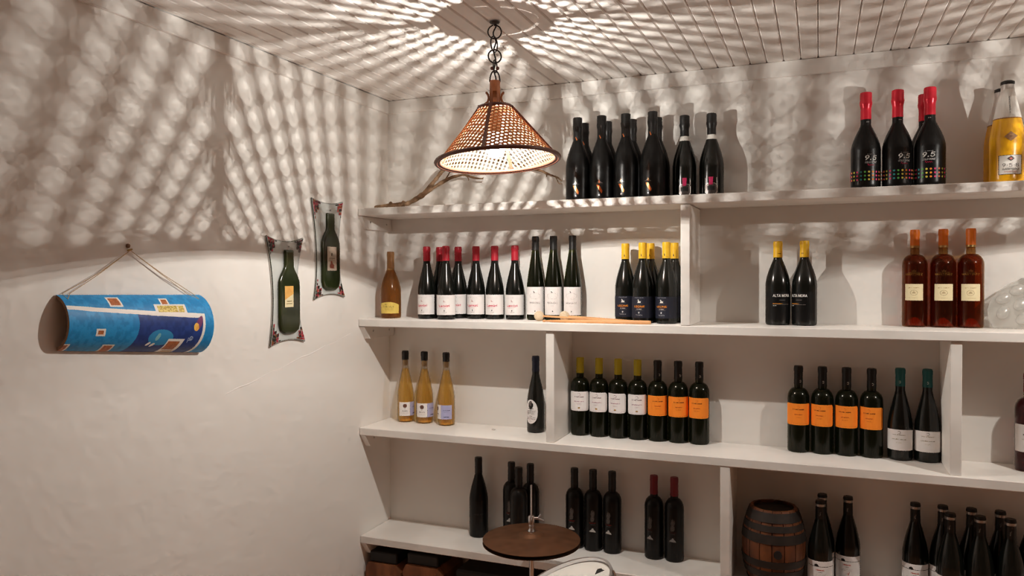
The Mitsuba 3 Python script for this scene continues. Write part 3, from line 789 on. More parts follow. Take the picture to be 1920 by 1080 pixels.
# black sparkling bottle with red foil and coloured dots
K = Kind(0.316, 0.0455, 0.0160, 0.39, 0.66, 1.7, 1.2)
P = Print()
P.text('9.5', 0, 0.0955, 0.036, lin(206, 204, 200), True, 0.0145, slant=0.2)
P.text('COLD WINE', 0, 0.0805, 0.036, lin(170, 168, 166), True, 0.0056, slant=0.2)
P.small(0.001, 0.1065, 0.024, lin(150, 148, 146), 0.0018, 80)
P.line([(-0.010 + 0.0011 * k, 0.0715 + 0.0019 * math.sin(k * 1.3) + (0.003 if k == 1 else 0)) for k in range(19)], 0.0009, lin(190, 30, 70))
cols = [lin(*c) for c in ((214, 60, 110), (40, 130, 130), (90, 170, 80), (222, 206, 90), (240, 150, 60), (226, 60, 130), (236, 130, 96), (196, 196, 80))]
nd = 24
for k in range(nd):
    for j in range(3):
        cx, cz = (k + 0.5) * 2 * PI * K.R / nd - PI * K.R, 0.0255 + 0.0122 * j
        P.poly(Polygon([(cx + 0.0034 * math.cos(t), cz + 0.0034 * math.sin(t)) for t in np.linspace(0, 2 * PI, 11)]), cols[k % 8])
PN = Print(); PN.small(0, 0.2165, 0.024, lin(150, 148, 146), 0.0028, 81)
kind('cold', K, [('body', K.body(), 'm_glass_matte', SM), ('capsule', K.sparkling_capsule(0.715 * K.h, 0.0030), 'm_foil_bright_red', SM), ('print', P, 'm_print', None), ('neck_print', PN, 'm_print', None)])
# yellow bottle with white neck
K = Kind(0.318, 0.0480, 0.0160, 0.42, 0.93, 1.25, 1.05)
P = Print()
PN = P; PN.text('SANTERO', 0, 0.243, 0.046, lin(60, 56, 56), True, 0.0062, vertical=True)
P.poly(Polygon([(0.0018 * math.cos(t), 0.2145 + 0.0018 * math.sin(t)) for t in np.linspace(0, 2 * PI, 8)]), lin(60, 56, 56))
P = Print()
D1 = lin(150, 112, 78)
P.poly(Polygon([(-0.018, 0.139), (0, 0.154), (0.018, 0.139), (0, 0.124)]), D1)
P.line([(0.006 * math.cos(t), 0.139 + 0.004 * math.sin(t)) for t in np.linspace(0.5, 5.5, 12)], 0.0012, lin(196, 160, 120))
LP = Print()
LP.text('9·5·8', 0, 0.0505, 0.044, lin(84, 78, 76), False, 0.0105)
LP.text('SANTERO', 0, 0.0385, 0.044, lin(96, 90, 88), True, 0.0050)
LP.small(0, 0.0305, 0.034, lin(206, 150, 140), 0.0020, 84)
LP.poly(Polygon([(-0.010, 0.0705), (0, 0.0785), (0.010, 0.0705), (0, 0.0625)]), lin(84, 74, 70)); LP.poly(Polygon([(-0.005, 0.0705), (0, 0.0745), (0.005, 0.0705), (0, 0.0665)]), lin(206, 120, 110), 0.0004)
LP.line([(-0.032, 0.0225), (0.031, 0.0225), (0.031, 0.081), (-0.032, 0.081), (-0.032, 0.0225)], 0.0012, lin(40, 30, 26))
kind('santero', K, [('body', K.body(), 'm_yellow_glass', SM), ('neck_sleeve', lathe([(float(K.r(z)) + 0.0009, float(z)) for z in np.linspace(0.625 * K.h, 0.955 * K.h, 16)], 32), 'm_foil_white', SM),
                    ('neck_sleeve__rim', K.band(0.617 * K.h, 0.626 * K.h, 0.0012), 'm_foil_brown', SM), ('cap', lathe([(0.0172, 0.287), (0.0185, 0.291), (0.0178, 0.305)], 28), 'm_silver', SM),
                    ('neck_sleeve__print', PN, 'm_print', None), ('cap__top', lathe([(0.0180, 0.305), (0.0195, 0.308), (0.0185, 0.315), (0.012, 0.318)], 28), 'm_foil_black', SM), ('print', P, 'm_print', None),
                    ('label', patch(K, -0.031, 0.030, 0.023, 0.0805), 'm_foil_white', False), ('label__print', LP, 'm_print', None)])


def bottle(kd, x, y, s, rot, name, label, group):
    t = thing(name, label, 'bottle', group)
    M = T().translate([x, y, ZS[s] + 0.0004]).rotate([0, 0, 1], rot)
    for path, d in KINDS[kd]: scene[t + '__' + path] = {**d, 'to_world': M}


ORD = ['first', 'second', 'third', 'fourth', 'fifth', 'sixth', 'seventh', 'eighth', 'ninth', 'tenth', 'eleventh']
WB, SB = 'wine_bottle', 'sparkling_wine_bottle'
g = 'big black bottles with copper emblem on the top shelf'
for i, (x, r) in enumerate([(0.935, 7), (1.029, 3), (1.121, -9), (1.221, -9)]):
    bottle('champagne', x, -0.175, 1, r, SB, f'black sparkling wine bottle with copper wing emblem, {ORD[i]} from left in the front row', g)
for i, (x, r) in enumerate([(0.929, 11), (1.022, 7), (1.119, -2), (1.217, -4)]):
    bottle('champagne', x, -0.062, 1, r, SB, f'black sparkling wine bottle half hidden behind the {ORD[i]} copper-winged bottle from left', g)
g = 'black bottles with a pink ribbon label on the top shelf'
bottle('prosecco', 1.321, -0.078, 1, 9, SB, 'black sparkling wine bottle with pale neck band and pink ribbon label, left of the pair', g)
bottle('prosecco', 1.419, -0.078, 1, 5, SB, 'black sparkling wine bottle with pale neck band and pink ribbon label, right of the pair', g)
g = 'black bottles with red foil and coloured dots'
for i, (x, r) in enumerate([(1.930, 17), (2.024, 21), (2.117, -10)]):
    bottle('cold', x, -0.19, 1, r, SB, f'black red-foiled sparkling wine bottle with coloured dots, {ORD[i]} from left of the front three', g)
bottle('cold', 2.112, -0.086, 1, -7, SB, 'black red-foiled sparkling wine bottle hidden behind the rightmost dotted bottle', g)
g = 'yellow bottles with white neck at the right end of the top shelf'
bottle('santero', 2.332, -0.178, 1, 1, SB, 'bright yellow sparkling wine bottle with white neck and 9-5-8 label, in front', g)
bottle('santero', 2.336, -0.066, 1, -6, SB, 'bright yellow sparkling wine bottle with white neck, behind the other yellow one', g)
bottle('chardonnay', 0.087, -0.13, 2, 21, WB, 'brown bottle with an arched yellow label at the left end of the second shelf', None)
g = 'red-capped bottles with white labels on the second shelf'
for (x, y, r, lb) in [(0.257, -0.122, -6, 'leftmost of the front row'), (0.357, -0.142, 14, 'second from left in the front row'), (0.278, -0.045, 17, 'wedged behind between the first two front bottles'),
                      (0.366, -0.045, 6, 'half hidden behind the second front bottle'), (0.456, -0.06, -1, 'third from right of the row'), (0.541, -0.06, 3, 'second from right of the row'), (0.631, -0.06, 1, 'rightmost, beside the tall bottles')]:
    bottle('lamuri', x, y, 2, r, WB, 'dark red-capped wine bottle with white label, ' + lb, g)
g = 'tall slim bottles behind the mallets'
for i, (x, r) in enumerate([(0.721, 14), (0.798, 11), (0.878, 8)]):
    bottle('hock', x, -0.06, 2, r, WB, f'tall slim green wine bottle with big white label, {ORD[i]} from left of three', g)
g = 'yellow-capped bottles with navy labels'
for (x, y, r, lb) in [(1.094, -0.07, -2, 'leftmost'), (1.173, -0.125, -8, 'second from left in front'), (1.186, -0.043, -3, 'behind the second front bottle'), (1.263, -0.130, -17, 'in front beside the white divider'), (1.278, -0.045, -5, 'at the back beside the white divider')]:
    bottle('leone', x, y, 2, r, WB, 'yellow-capped wine bottle with navy label, ' + lb, g)
g = 'yellow-capped black bottles lettered in white'
bottle('alta', 1.651, -0.082, 2, 21, WB, 'black wine bottle with orange-yellow cap lettered ALTA MORA, left of the pair', g)
bottle('alta', 1.740, -0.082, 2, -27, WB, 'black wine bottle with orange-yellow cap and turned white lettering, right of the pair', g)
g = 'amber bottles with orange caps'
for i, (x, r) in enumerate([(2.091, -9), (2.176, -4), (2.257, -9)]):
    bottle('amber', x, -0.0425, 2, r, WB, f'amber dessert wine bottle with orange cap and small cream label, {ORD[i]} from left of three', g)
g = 'golden bottles at the left end of the third shelf'
bottle('rose', 0.110, -0.05, 3, 25, WB, 'clear bottle of golden wine with a tree on its label, nearest the left wall', g)
bottle('rose', 0.204, -0.05, 3, 10, WB, 'clear bottle of golden wine with a tree on its label, middle of three', g)
bottle('rose', 0.314, -0.06, 3, -47, WB, 'clear bottle of golden wine turned to show its lilac back label', g)
bottle('oval', 0.720, -0.06, 3, -15, WB, 'dark navy-capped wine bottle with rounded white label, beside a divider on the third shelf', None)
g = 'yellow-capped bottles with white labels on the third shelf'
for i, (x, r) in enumerate([(0.903, 9), (0.981, -3), (1.058, -6), (1.135, 7)]):
    bottle('bordwhite', x, -0.044, 3, r, WB, f'green wine bottle with olive-yellow cap and wide white label, {ORD[i]} from left of four', g)
g = 'black-capped bottles with orange labels'
for i, (x, r) in enumerate([(1.213, 11), (1.291, 13), (1.370, -7)]):
    bottle('bordorange', x, -0.044, 3, r, WB, f'orange-labelled bottle, {ORD[i]} from left of the three beside the white-labelled bottles', g)
for i, (x, r) in enumerate([(1.720, 1), (1.800, -15), (1.879, -10), (1.959, -15)]):
    bottle('bordorange', x, -0.044, 3, r, WB, f'orange-labelled bottle, {ORD[i]} from left of the four beside the teal-capped pair', g)
g = 'teal-capped bottles on the third shelf'
bottle('teal', 2.048, -0.046, 3, -10, WB, 'dark wine bottle with teal cap and white label, left of the pair', g)
bottle('teal', 2.131, -0.046, 3, -4, WB, 'dark wine bottle with teal cap and white label, right of the pair beside the divider', g)
bottle('redwine', 2.417, -0.075, 3, -12, WB, 'deep red wine bottle cut off by the right edge of the view, third shelf', None)
bottle('plain', 0.463, -0.06, 4, 24, WB, 'plain black slope-shouldered wine bottle, leftmost on the lowest shelf', None)
g = 'dark bottles with pale figure print on the lowest shelf'
bottle('art', 0.605, -0.043, 4, 7, WB, 'dark bottle with white printed figure behind the cymbals, left one at the back', g)
bottle('art', 0.665, -0.113, 4, 200, WB, 'dark bottle in front of two others behind the cymbals, showing no print', g)
bottle('art', 0.689, -0.043, 4, 200, WB, 'dark bottle directly behind the rod of the cymbal stand', g)
for i, (x, r) in enumerate([(0.878, -3), (0.955, 11), (1.033, -11)]):
    bottle('art', x, -0.043, 4, r, WB, f'dark bottle with pale figure print, {ORD[i]} from left of the three right of the cymbals', g)
g = 'dark-red-capped bottles on the lowest shelf'
bottle('artred', 1.198, -0.043, 4, -14, WB, 'dark bottle with maroon cap and faint figure, left of the pair', g)
bottle('artred', 1.276, -0.043, 4, 0, WB, 'dark bottle with maroon cap and faint figure, right of the pair', g)
g = 'silver-ringed bottles with white labels right of the barrel'
for (x, y, r, lb) in [(1.794, -0.132, -5, 'right beside the barrel in front'), (1.801, -0.045, -5, 'behind the one beside the barrel'), (1.885, -0.047, -12, 'second from the barrel at the back, before the gap'),
                      (2.096, -0.047, -11, 'first right of the gap'), (2.179, -0.047, -18, 'second right of the gap at the back'), (2.189, -0.132, -20, 'first in the front row right of the gap'),
                      (2.263, -0.047, -9, 'third right of the gap at the back'), (2.274, -0.132, -20, 'second in the front row right of the gap'), (2.346, -0.047, -11, 'fourth right of the gap at the back'),
                      (2.358, -0.132, -16, 'third in the front row right of the gap'), (2.430, -0.047, -12, 'at the right edge of the view')]:
    bottle('low', x, y, 4, r, WB, 'silver-ringed black wine bottle, ' + lb, g)

# ------------------------------------------------------------------ on the shelves
# driftwood
def limb(pts, r0, r1, seed):
    p = np.array(pts, float)
    q = []
    for i in range(len(p) - 1):
        for k in range(4): q.append(p[i] + (p[i + 1] - p[i]) * k / 4)
    q.append(p[-1]); q = np.array(q)
    rr = random.Random(seed)
    rad = np.linspace(r0, r1, len(q)) * np.array([rr.uniform(0.86, 1.16) for _ in q])
    for _ in range(2): q[1:-1] = 0.25 * q[:-2] + 0.5 * q[1:-1] + 0.25 * q[2:]
    return tube(q, rad, 9)


t = thing('driftwood_branch', 'bent brown driftwood branch lying on the top shelf behind the lamp', 'branch')
put(t + '__stem', cat([limb([(0.045, -0.185, 1.8365), (0.086, -0.182, 1.8405), (0.142, -0.178, 1.8415), (0.198, -0.172, 1.846), (0.243, -0.16, 1.872), (0.268, -0.15, 1.890)], 0.006, 0.0115, 1),
                       limb([(0.06, -0.182, 1.8375), (0.11, -0.18, 1.842), (0.17, -0.175, 1.842)], 0.005, 0.012, 11),
                       trimesh.creation.icosphere(2, 0.008).apply_translation([0.118, -0.178, 1.850]), trimesh.creation.icosphere(2, 0.008).apply_translation([0.176, -0.173, 1.852])]), 'm_driftwood', True)
put(t + '__limb', limb([(0.262, -0.152, 1.888), (0.333, -0.13, 1.932), (0.377, -0.12, 1.955), (0.429, -0.11, 1.963), (0.470, -0.105, 1.947), (0.509, -0.10, 1.942)], 0.0088, 0.0026, 2), 'm_driftwood', True)
put(t + '__limb', limb([(0.258, -0.152, 1.884), (0.300, -0.145, 1.930), (0.318, -0.14, 1.952), (0.343, -0.135, 1.985), (0.407, -0.125, 2.012), (0.523, -0.115, 2.020), (0.636, -0.11, 2.002), (0.734, -0.115, 1.968), (0.768, -0.115, 1.960), (0.795, -0.115, 1.945), (0.835, -0.115, 1.930), (0.852, -0.115, 1.915)], 0.0090, 0.0028, 3), 'm_driftwood', True)
for pts, r in [([(0.785, -0.115, 1.952), (0.790, -0.115, 1.941), (0.788, -0.115, 1.934)], 0.003), ([(0.825, -0.115, 1.936), (0.834, -0.115, 1.918), (0.838, -0.115, 1.906), (0.852, -0.115, 1.904)], 0.0025),
               ([(0.432, -0.11, 1.962), (0.446, -0.108, 1.948), (0.446, -0.107, 1.938)], 0.0028), ([(0.345, -0.128, 1.938), (0.358, -0.122, 1.960), (0.372, -0.118, 1.985)], 0.0034), ([(0.500, -0.10, 1.943), (0.512, -0.10, 1.948)], 0.002)]:
    put(t + '__twig', limb(pts, r, r * 0.6, int(r * 1e5)), 'm_driftwood', True)

# mallets and drumstick
z2 = ZS[2]
for c, e, lb in [((0.763, -0.137), (1.185, -0.196), 'drum mallet with a pale round felt head, nearer the shelf edge'), ((0.862, -0.1195), (1.165, -0.170), 'drum mallet with a pale round felt head, behind the other mallet')]:
    t = thing('drum_mallet', lb, 'mallet', 'drum mallets on the second shelf')
    put(t + '__head', trimesh.creation.icosphere(3, 0.0198).apply_translation([c[0], c[1], z2 + 0.0200]), 'm_felt', True)
    put(t + '__handle', tube([(c[0] + 0.012, c[1] - 0.002, z2 + 0.0195), ((c[0] + e[0]) / 2, (c[1] + e[1]) / 2, z2 + 0.0130), (e[0], e[1], z2 + 0.0058)], [0.0040, 0.0046, 0.0052], 12), 'm_beech', True)
t = thing('drumstick', 'brown wooden drumstick lying along the front edge of the second shelf', 'drumstick')
a, b = np.array([0.800, -0.205, z2 + 0.0052]), np.array([1.222, -0.212, z2 + 0.0074])
put(t + '__shaft', tube([a + (b - a) * k for k in (0.03, 0.08, 0.25, 0.5, 0.9, 0.985, 1.0)], [0.0026, 0.0042, 0.0066, 0.0070, 0.0070, 0.0068, 0.0052], 16), 'm_beech', True)
put(t + '__tip', trimesh.creation.icosphere(2, 0.0046).apply_scale([1.7, 1, 1]).apply_translation(a + (b - a) * 0.02), 'm_beech', True)

# glass egg plate, leaning on the wall
def plate_frame(x, zz, off=0.0):
    """(x, height along the leaning plate) -> world"""
    tilt = math.radians(14)
    return np.array([x + 0.021, -0.085 + zz * math.sin(tilt) - off * math.cos(tilt), z2 + 0.001 + zz * math.cos(tilt) + off * math.sin(tilt)])


out = [(2.295, 0.004), (2.283, 0.030), (2.281, 0.062), (2.290, 0.092), (2.312, 0.121), (2.345, 0.147), (2.385, 0.166), (2.43, 0.176), (2.49, 0.178), (2.55, 0.166), (2.60, 0.140), (2.63, 0.105), (2.64, 0.068), (2.63, 0.030), (2.60, 0.003), (2.45, 0.0)]
poly = Polygon(out).buffer(0.006).buffer(-0.006)
m = extrude(poly, 0.005)
tl = math.radians(14)
m = basis(m, [0.021, -0.085, z2 + 0.001], [1, 0, 0], [0, math.sin(tl), math.cos(tl)], [0, -math.cos(tl), math.sin(tl)])
t = thing('glass_plate', 'clear glass egg plate with oval hollows leaning on the wall at the right edge', 'plate')
put(t + '__dish', m, 'm_plate')
rim = [plate_frame(x, y, 0.0025) for x, y in list(poly.exterior.coords)[:-1]]
put(t + '__rim', tube(rim, 0.0026, 8, True), 'm_plate_dimple', True)
for x, zz, a in [(2.325, 0.100, 35), (2.366, 0.128, 35), (2.323, 0.052, 60), (2.372, 0.080, 45), (2.378, 0.034, 45), (2.418, 0.145, 20), (2.425, 0.102, 30), (2.43, 0.05, 40), (2.475, 0.13, 0), (2.485, 0.08, 0), (2.49, 0.03, 0), (2.54, 0.12, -25), (2.55, 0.06, -20), (2.60, 0.08, -40)]:
    s = trimesh.creation.icosphere(3, 1.0).apply_scale([0.0245, 0.0175, 0.0085])
    s.apply_transform(trimesh.transformations.rotation_matrix(math.radians(a), [0, 0, 1]))
    o = plate_frame(x, zz, 0.004)
    s = basis(s, o, [1, 0, 0], [0, math.sin(tl), math.cos(tl)], [0, -math.cos(tl), math.sin(tl)])
    put(t + '__hollow', s, 'm_plate_dimple', True)
s = trimesh.creation.icosphere(2, 0.0105).apply_scale([1, 0.5, 1]).apply_translation(plate_frame(2.412, 0.180, 0.004))
put(t + '__bead', s, 'm_black', True)

# barrel
t = thing('wooden_barrel', 'small dark wooden barrel with black iron hoops on the lowest shelf', 'barrel')
bxc, byc, bh = 1.6405, -0.128, 0.272
def br(z): return 0.079 + 0.0285 * (1 - ((z - 0.135) / 0.135) ** 2)
nst = 16
tones = [((0.05, 0.015, 0.006), (0.13, 0.042, 0.016)), ((0.07, 0.022, 0.008), (0.18, 0.062, 0.021)), ((0.06, 0.018, 0.007), (0.15, 0.05, 0.018))]
for i, (d, l) in enumerate(tones): pbr(f'm_stave_{i}', proc(wood_fn(d, l, 30, 30, 6)), 0.5, 0.4)
zz = np.linspace(0.001, bh, 12)
for k in range(nst):
    a0, a1 = 2 * PI * k / nst + 0.012, 2 * PI * (k + 1) / nst - 0.012
    V, F = [], []
    an = np.linspace(a0, a1, 4)
    for lay in (0, 0.010):
        for z in zz:
            for a in an: V.append([bxc + (br(z) - lay) * math.cos(a), byc + (br(z) - lay) * math.sin(a), ZS[4] + z])
    n1, n2 = len(an), len(an) * len(zz)
    for i in range(len(zz) - 1):
        for j in range(n1 - 1):
            q = i * n1 + j
            F += [[q, q + 1, q + 1 + n1], [q, q + 1 + n1, q + n1], [n2 + q, n2 + q + 1 + n1, n2 + q + 1], [n2 + q, n2 + q + n1, n2 + q + 1 + n1]]
        for j, fl in ((0, 1), (n1 - 1, -1)):
            q = i * n1 + j
            F += [x[::fl] for x in ([q, q + n1, q + n1 + n2], [q, q + n1 + n2, q + n2])]
    for i, fl in ((0, -1), (len(zz) - 1, 1)):
        for j in range(n1 - 1):
            q = i * n1 + j
            F += [x[::fl] for x in ([q, q + 1, q + 1 + n2], [q, q + 1 + n2, q + n2])]
    put(t + '__stave', trimesh.Trimesh(np.array(V), np.array(F), process=False), f'm_stave_{(k * 5) % 3}', 30)
for z0, z1 in [(0.003, 0.026), (0.046, 0.070), (0.082, 0.106), (0.166, 0.196), (0.206, 0.226), (0.236, 0.266)]:
    h = lathe([(br(z) + d, z) for z, d in ((z0, 0.0004), (z0, 0.003), ((z0 + z1) / 2, 0.003), (z1, 0.003), (z1, 0.0004))], 48)
    h = trimesh.util.submesh(h, [[i for i in range(len(h.faces)) if np.all(np.hypot(*h.vertices[h.faces[i]][:, :2].T) > 0.02)]], append=True) if False else h
    ang = np.linspace(0, 2 * PI, 49)[:-1]
    V, F = [], []
    for z, d in ((z0, -0.001), (z0, 0.003), (z1, 0.003), (z1, -0.001)):
        V += [[bxc + (br(z) + d) * math.cos(a), byc + (br(z) + d) * math.sin(a), ZS[4] + z] for a in ang]
    for r in range(4):
        for j in range(48):
            p_, q_ = r * 48 + j, r * 48 + (j + 1) % 48
            p2, q2 = ((r + 1) % 4) * 48 + j, ((r + 1) % 4) * 48 + (j + 1) % 48
            F += [[p_, q_, q2], [p_, q2, p2]]
    put(t + '__hoop', trimesh.Trimesh(np.array(V), np.array(F), process=False), 'm_barrel_hoop', 30)
put(t + '__head', lathe([(0.071, bh - 0.018), (0.071, bh - 0.010)], 40).apply_translation([bxc, byc, ZS[4]]), 'm_barrel_hoop', SM)
put(t + '__bung', lathe([(0.012, 0.0), (0.014, 0.012)], 20).apply_transform(np.array([[1, 0, 0, bxc + 0.02], [0, 0, -1, byc - br(0.135) + 0.004], [0, 1, 0, ZS[4] + 0.135], [0, 0, 0, 1.0]])), 'm_black', SM)

# ------------------------------------------------------------------ on the left wall
# painted roof tile
def tile_point(u, v, inner=0.0):
    """u along the wall from the back-left end to the right, v from the top edge round to the bottom edge"""
    y = -1.618 + u * (0.482 + 0.0)
    zt, zb = 1.5035 - 0.012 * u, 1.362 - 0.050 * u
    dep = 0.045 + 0.013 * u
    zc, hh = (zt + zb) / 2, (zt - zb) / 2
    ph = (v - 0.5) * PI * 0.86
    s = math.sin(ph) / math.sin(PI * 0.43)
    c = (math.cos(ph) - math.cos(PI * 0.43)) / (1 - math.cos(PI * 0.43))
    wob = 0.0016 * math.sin(u * 17 + v * 3) + 0.0012 * math.sin(u * 31)
    return np.array([0.004 + dep * c * (1 - inner * 0.16) - 0.000 * inner + (0.0 if inner else 0.0), y + wob, zc - (hh - inner * 0.0085) * s])


def tile_paint(p, n, uv):
    import drjit as dr
    u, v = uv.x, uv.y
    w = fbm(u * 40, v * 16, 0.0, 3)
    one = mi.Float(1.0)
    def inside(x0, x1, y0, y1, sk=0.0):
        x = u + sk * (v - (y0 + y1) / 2)
        return (x > x0) & (x < x1) & (v > y0) & (v < y1)
    col = mix(lin(24, 122, 182), lin(34, 138, 198), smoothstep(0.3, 0.7, w))
    band = 0.285 + 0.190 * u - 0.075 * u * u
    edge_u = 0.424 + 0.012 * dr.sin((v - 0.36) * 7.0) - 0.045 * dr.maximum(v - 0.5, 0.0)
    right = 0.911 - 0.16 * dr.square(dr.maximum(v - 0.45, 0.0))
    navy = (v > band) & (u > edge_u) & (u < right)
    col = dr.select(navy, mix(lin(20, 46, 108), lin(28, 56, 124), smoothstep(0.3, 0.7, w)), col)
    white = mi.Color3f(*lin(226, 220, 214))
    wl = (dr.abs(v - band) < 0.030 + 0.008 * (w - 0.5)) & (u > 0.002) & (u < right + 0.022)
    wr = (u > right) & (u < right + 0.022) & (v > band)
    col = dr.select(wl | wr, white, col)
    brown = mix(lin(150, 84, 50), lin(186, 112, 66), noise(u * 120, v * 60))
    rects = [(0.266, 0.352, 0.095, 0.277, 0.0), (0.621, 0.682, 0.125, 0.26, 0.05), (0.169, 0.222, 0.568, 0.668, 0.0), (-0.02, 0.034, 0.80, 1.1, 0.0), (0.226, 0.302, 0.802, 1.1, 0.02)]
    for (x0, x1, y0, y1, sk) in rects:
        col = dr.select(inside(x0, x1, y0, y1, sk), white, col)
        col = dr.select(inside(x0 + 0.011, x1 - 0.011, y0 + 0.024, y1 - 0.024, sk), brown, col)
    col = dr.select(inside(0.566, 0.792, 0.236, 0.375, 0.0), white, col)
    yl = mix(lin(216, 196, 110), lin(176, 150, 66), smoothstep(0.45, 0.6, noise(u * 160, v * 80)))
    col = dr.select(inside(0.585, 0.775, 0.258, 0.352, 0.0), yl, col)
    col = dr.select(inside(0.726, 0.731, 0.258, 0.352, 0.0), white, col)
    blob = dr.square((u - 0.600) / 0.085) + dr.square((v - 0.690) / 0.118) < 1
    col = dr.select(blob, mi.Color3f(*lin(42, 128, 178)), col)
    st = dr.square((u - 0.581 - (0.675 - v) * 0.14) / 0.013) + dr.square((v - 0.675) / 0.055) < 1
    col = dr.select(st, mi.Color3f(*lin(120, 176, 186)), col)
    for x, y in ((0.528, 0.785), (0.560, 0.800)):
        col = dr.select(dr.square((u - x + (v - y) * 0.3) / 0.012) + dr.square((v - y) / 0.034) < 1, white, col)
    big = inside(0.634, 0.762, 0.700, 1.1, 0.10)
    col = dr.select(big, white, col)
    col = dr.select(inside(0.652, 0.744, 0.738, 0.90, 0.10), brown, col)
    col = dr.select(inside(0.652, 0.744, 0.915, 1.1, 0.10), mi.Color3f(*lin(186, 160, 128)), col)
    col = dr.select(inside(0.697, 0.701, 0.738, 0.90, 0.10), mi.Color3f(*lin(120, 66, 40)), col)
    ring = dr.square((u - 0.876 + (v - 0.50) * 0.25) / 0.026) + dr.square((v - 0.495) / 0.095) < 1
    col = dr.select(ring & (u < right), mi.Color3f(*lin(110, 52, 96)), col)
    sun = dr.square((u - 0.855) / 0.021) + dr.square((v - 0.540) / 0.052) < 1
    col = dr.select(sun, mix(lin(222, 150, 60), lin(236, 200, 100), noise(u * 90, v * 40)), col)
    g1 = dr.square((u - 0.830) / 0.013) + dr.square((v - 0.690) / 0.030)
    col = dr.select((g1 < 1) & (g1 > 0.45), mi.Color3f(*lin(170, 186, 206)), col)
    col = dr.select(inside(0.806, 0.810, 0.68, 0.76) | inside(0.810, 0.823, 0.715, 0.725) | inside(0.829, 0.833, 0.68, 0.73), mi.Color3f(*lin(150, 170, 196)), col)
    return col


pbr('m_tile_paint', proc(tile_paint), 0.5, 0.35)
nu, nv = 50, 30
V, UV, F = [], [], []
for i in range(nu + 1):
    for j in range(nv + 1):
        V.append(tile_point(i / nu, j / nv)); UV.append((i / nu, j / nv))
for i in range(nu):
    for j in range(nv):
        q = i * (nv + 1) + j; F += [[q, q + nv + 1, q + nv + 2], [q, q + nv + 2, q + 1]]
t = thing('painted_roof_tile', 'curved clay roof tile painted blue with little houses, hanging on the left wall', 'painted tile')
outer = trimesh.Trimesh(np.array(V), np.array(F), process=False)
put(t + '__painted_face', outer, 'm_tile_paint', True, uv=np.array(UV))
V2, F2 = [], []
for i in range(nu + 1):
    for j in range(nv + 1): V2.append(tile_point(i / nu, j / nv) - np.array([0.0004, 0, 0]))
base = len(V2)
for i in range(nu + 1):
    for j in range(nv + 1): V2.append(tile_point(i / nu, j / nv, 1.0))
for i in range(nu):
    for j in range(nv):
        q = i * (nv + 1) + j; F2 += [[base + q, base + q + nv + 2, base + q + nv + 1], [base + q, base + q + 1, base + q + nv + 2]]
for i, fl in ((0, 1), (nu, -1)):
    for j in range(nv):
        q = i * (nv + 1) + j
        F2 += [x[::fl] for x in ([q, q + 1, base + q + 1], [q, base + q + 1, base + q])]
for j, fl in ((0, -1), (nv, 1)):
    for i in range(nu):
        q = i * (nv + 1) + j
        F2 += [x[::fl] for x in ([q, q + nv + 1, base + q + nv + 1], [q, base + q + nv + 1, base + q])]
put(t + '__clay_back', trimesh.Trimesh(np.array(V2), np.array(F2), process=False), 'm_clay', 40)
nail = np.array([0.010, -1.396, 1.621])
for u, dz in ((0.031, 0.0), (0.945, 0.0)):
    hpt = tile_point(u, 0.14) + np.array([0.001, 0, 0])
    e1 = tile_point(u, 0.0)
    side = -1 if u < 0.5 else 1
    for o in (0.0, 0.022):
        p = [nail + np.array([0, side * 0.002, -0.001]), (nail + e1) / 2 + np.array([0.004, 0, -0.004 if o == 0 else -0.007]), e1 + np.array([0.001, -side * o, 0.003]), hpt]
        put(t + '__cord', tube(p, 0.0009, 6), 'm_cord', True)
t = thing('wall_nail', 'small nail in the left wall holding the tile cords', 'nail')
put(t + '__pin', tube([(-0.002, -1.396, 1.621), (0.016, -1.396, 1.624)], 0.0026, 10), 'm_brass', True)
put(t + '__plug', tube([(0.0005, -1.397, 1.634), (0.005, -1.397, 1.634)], 0.0060, 12), 'm_clay', True)


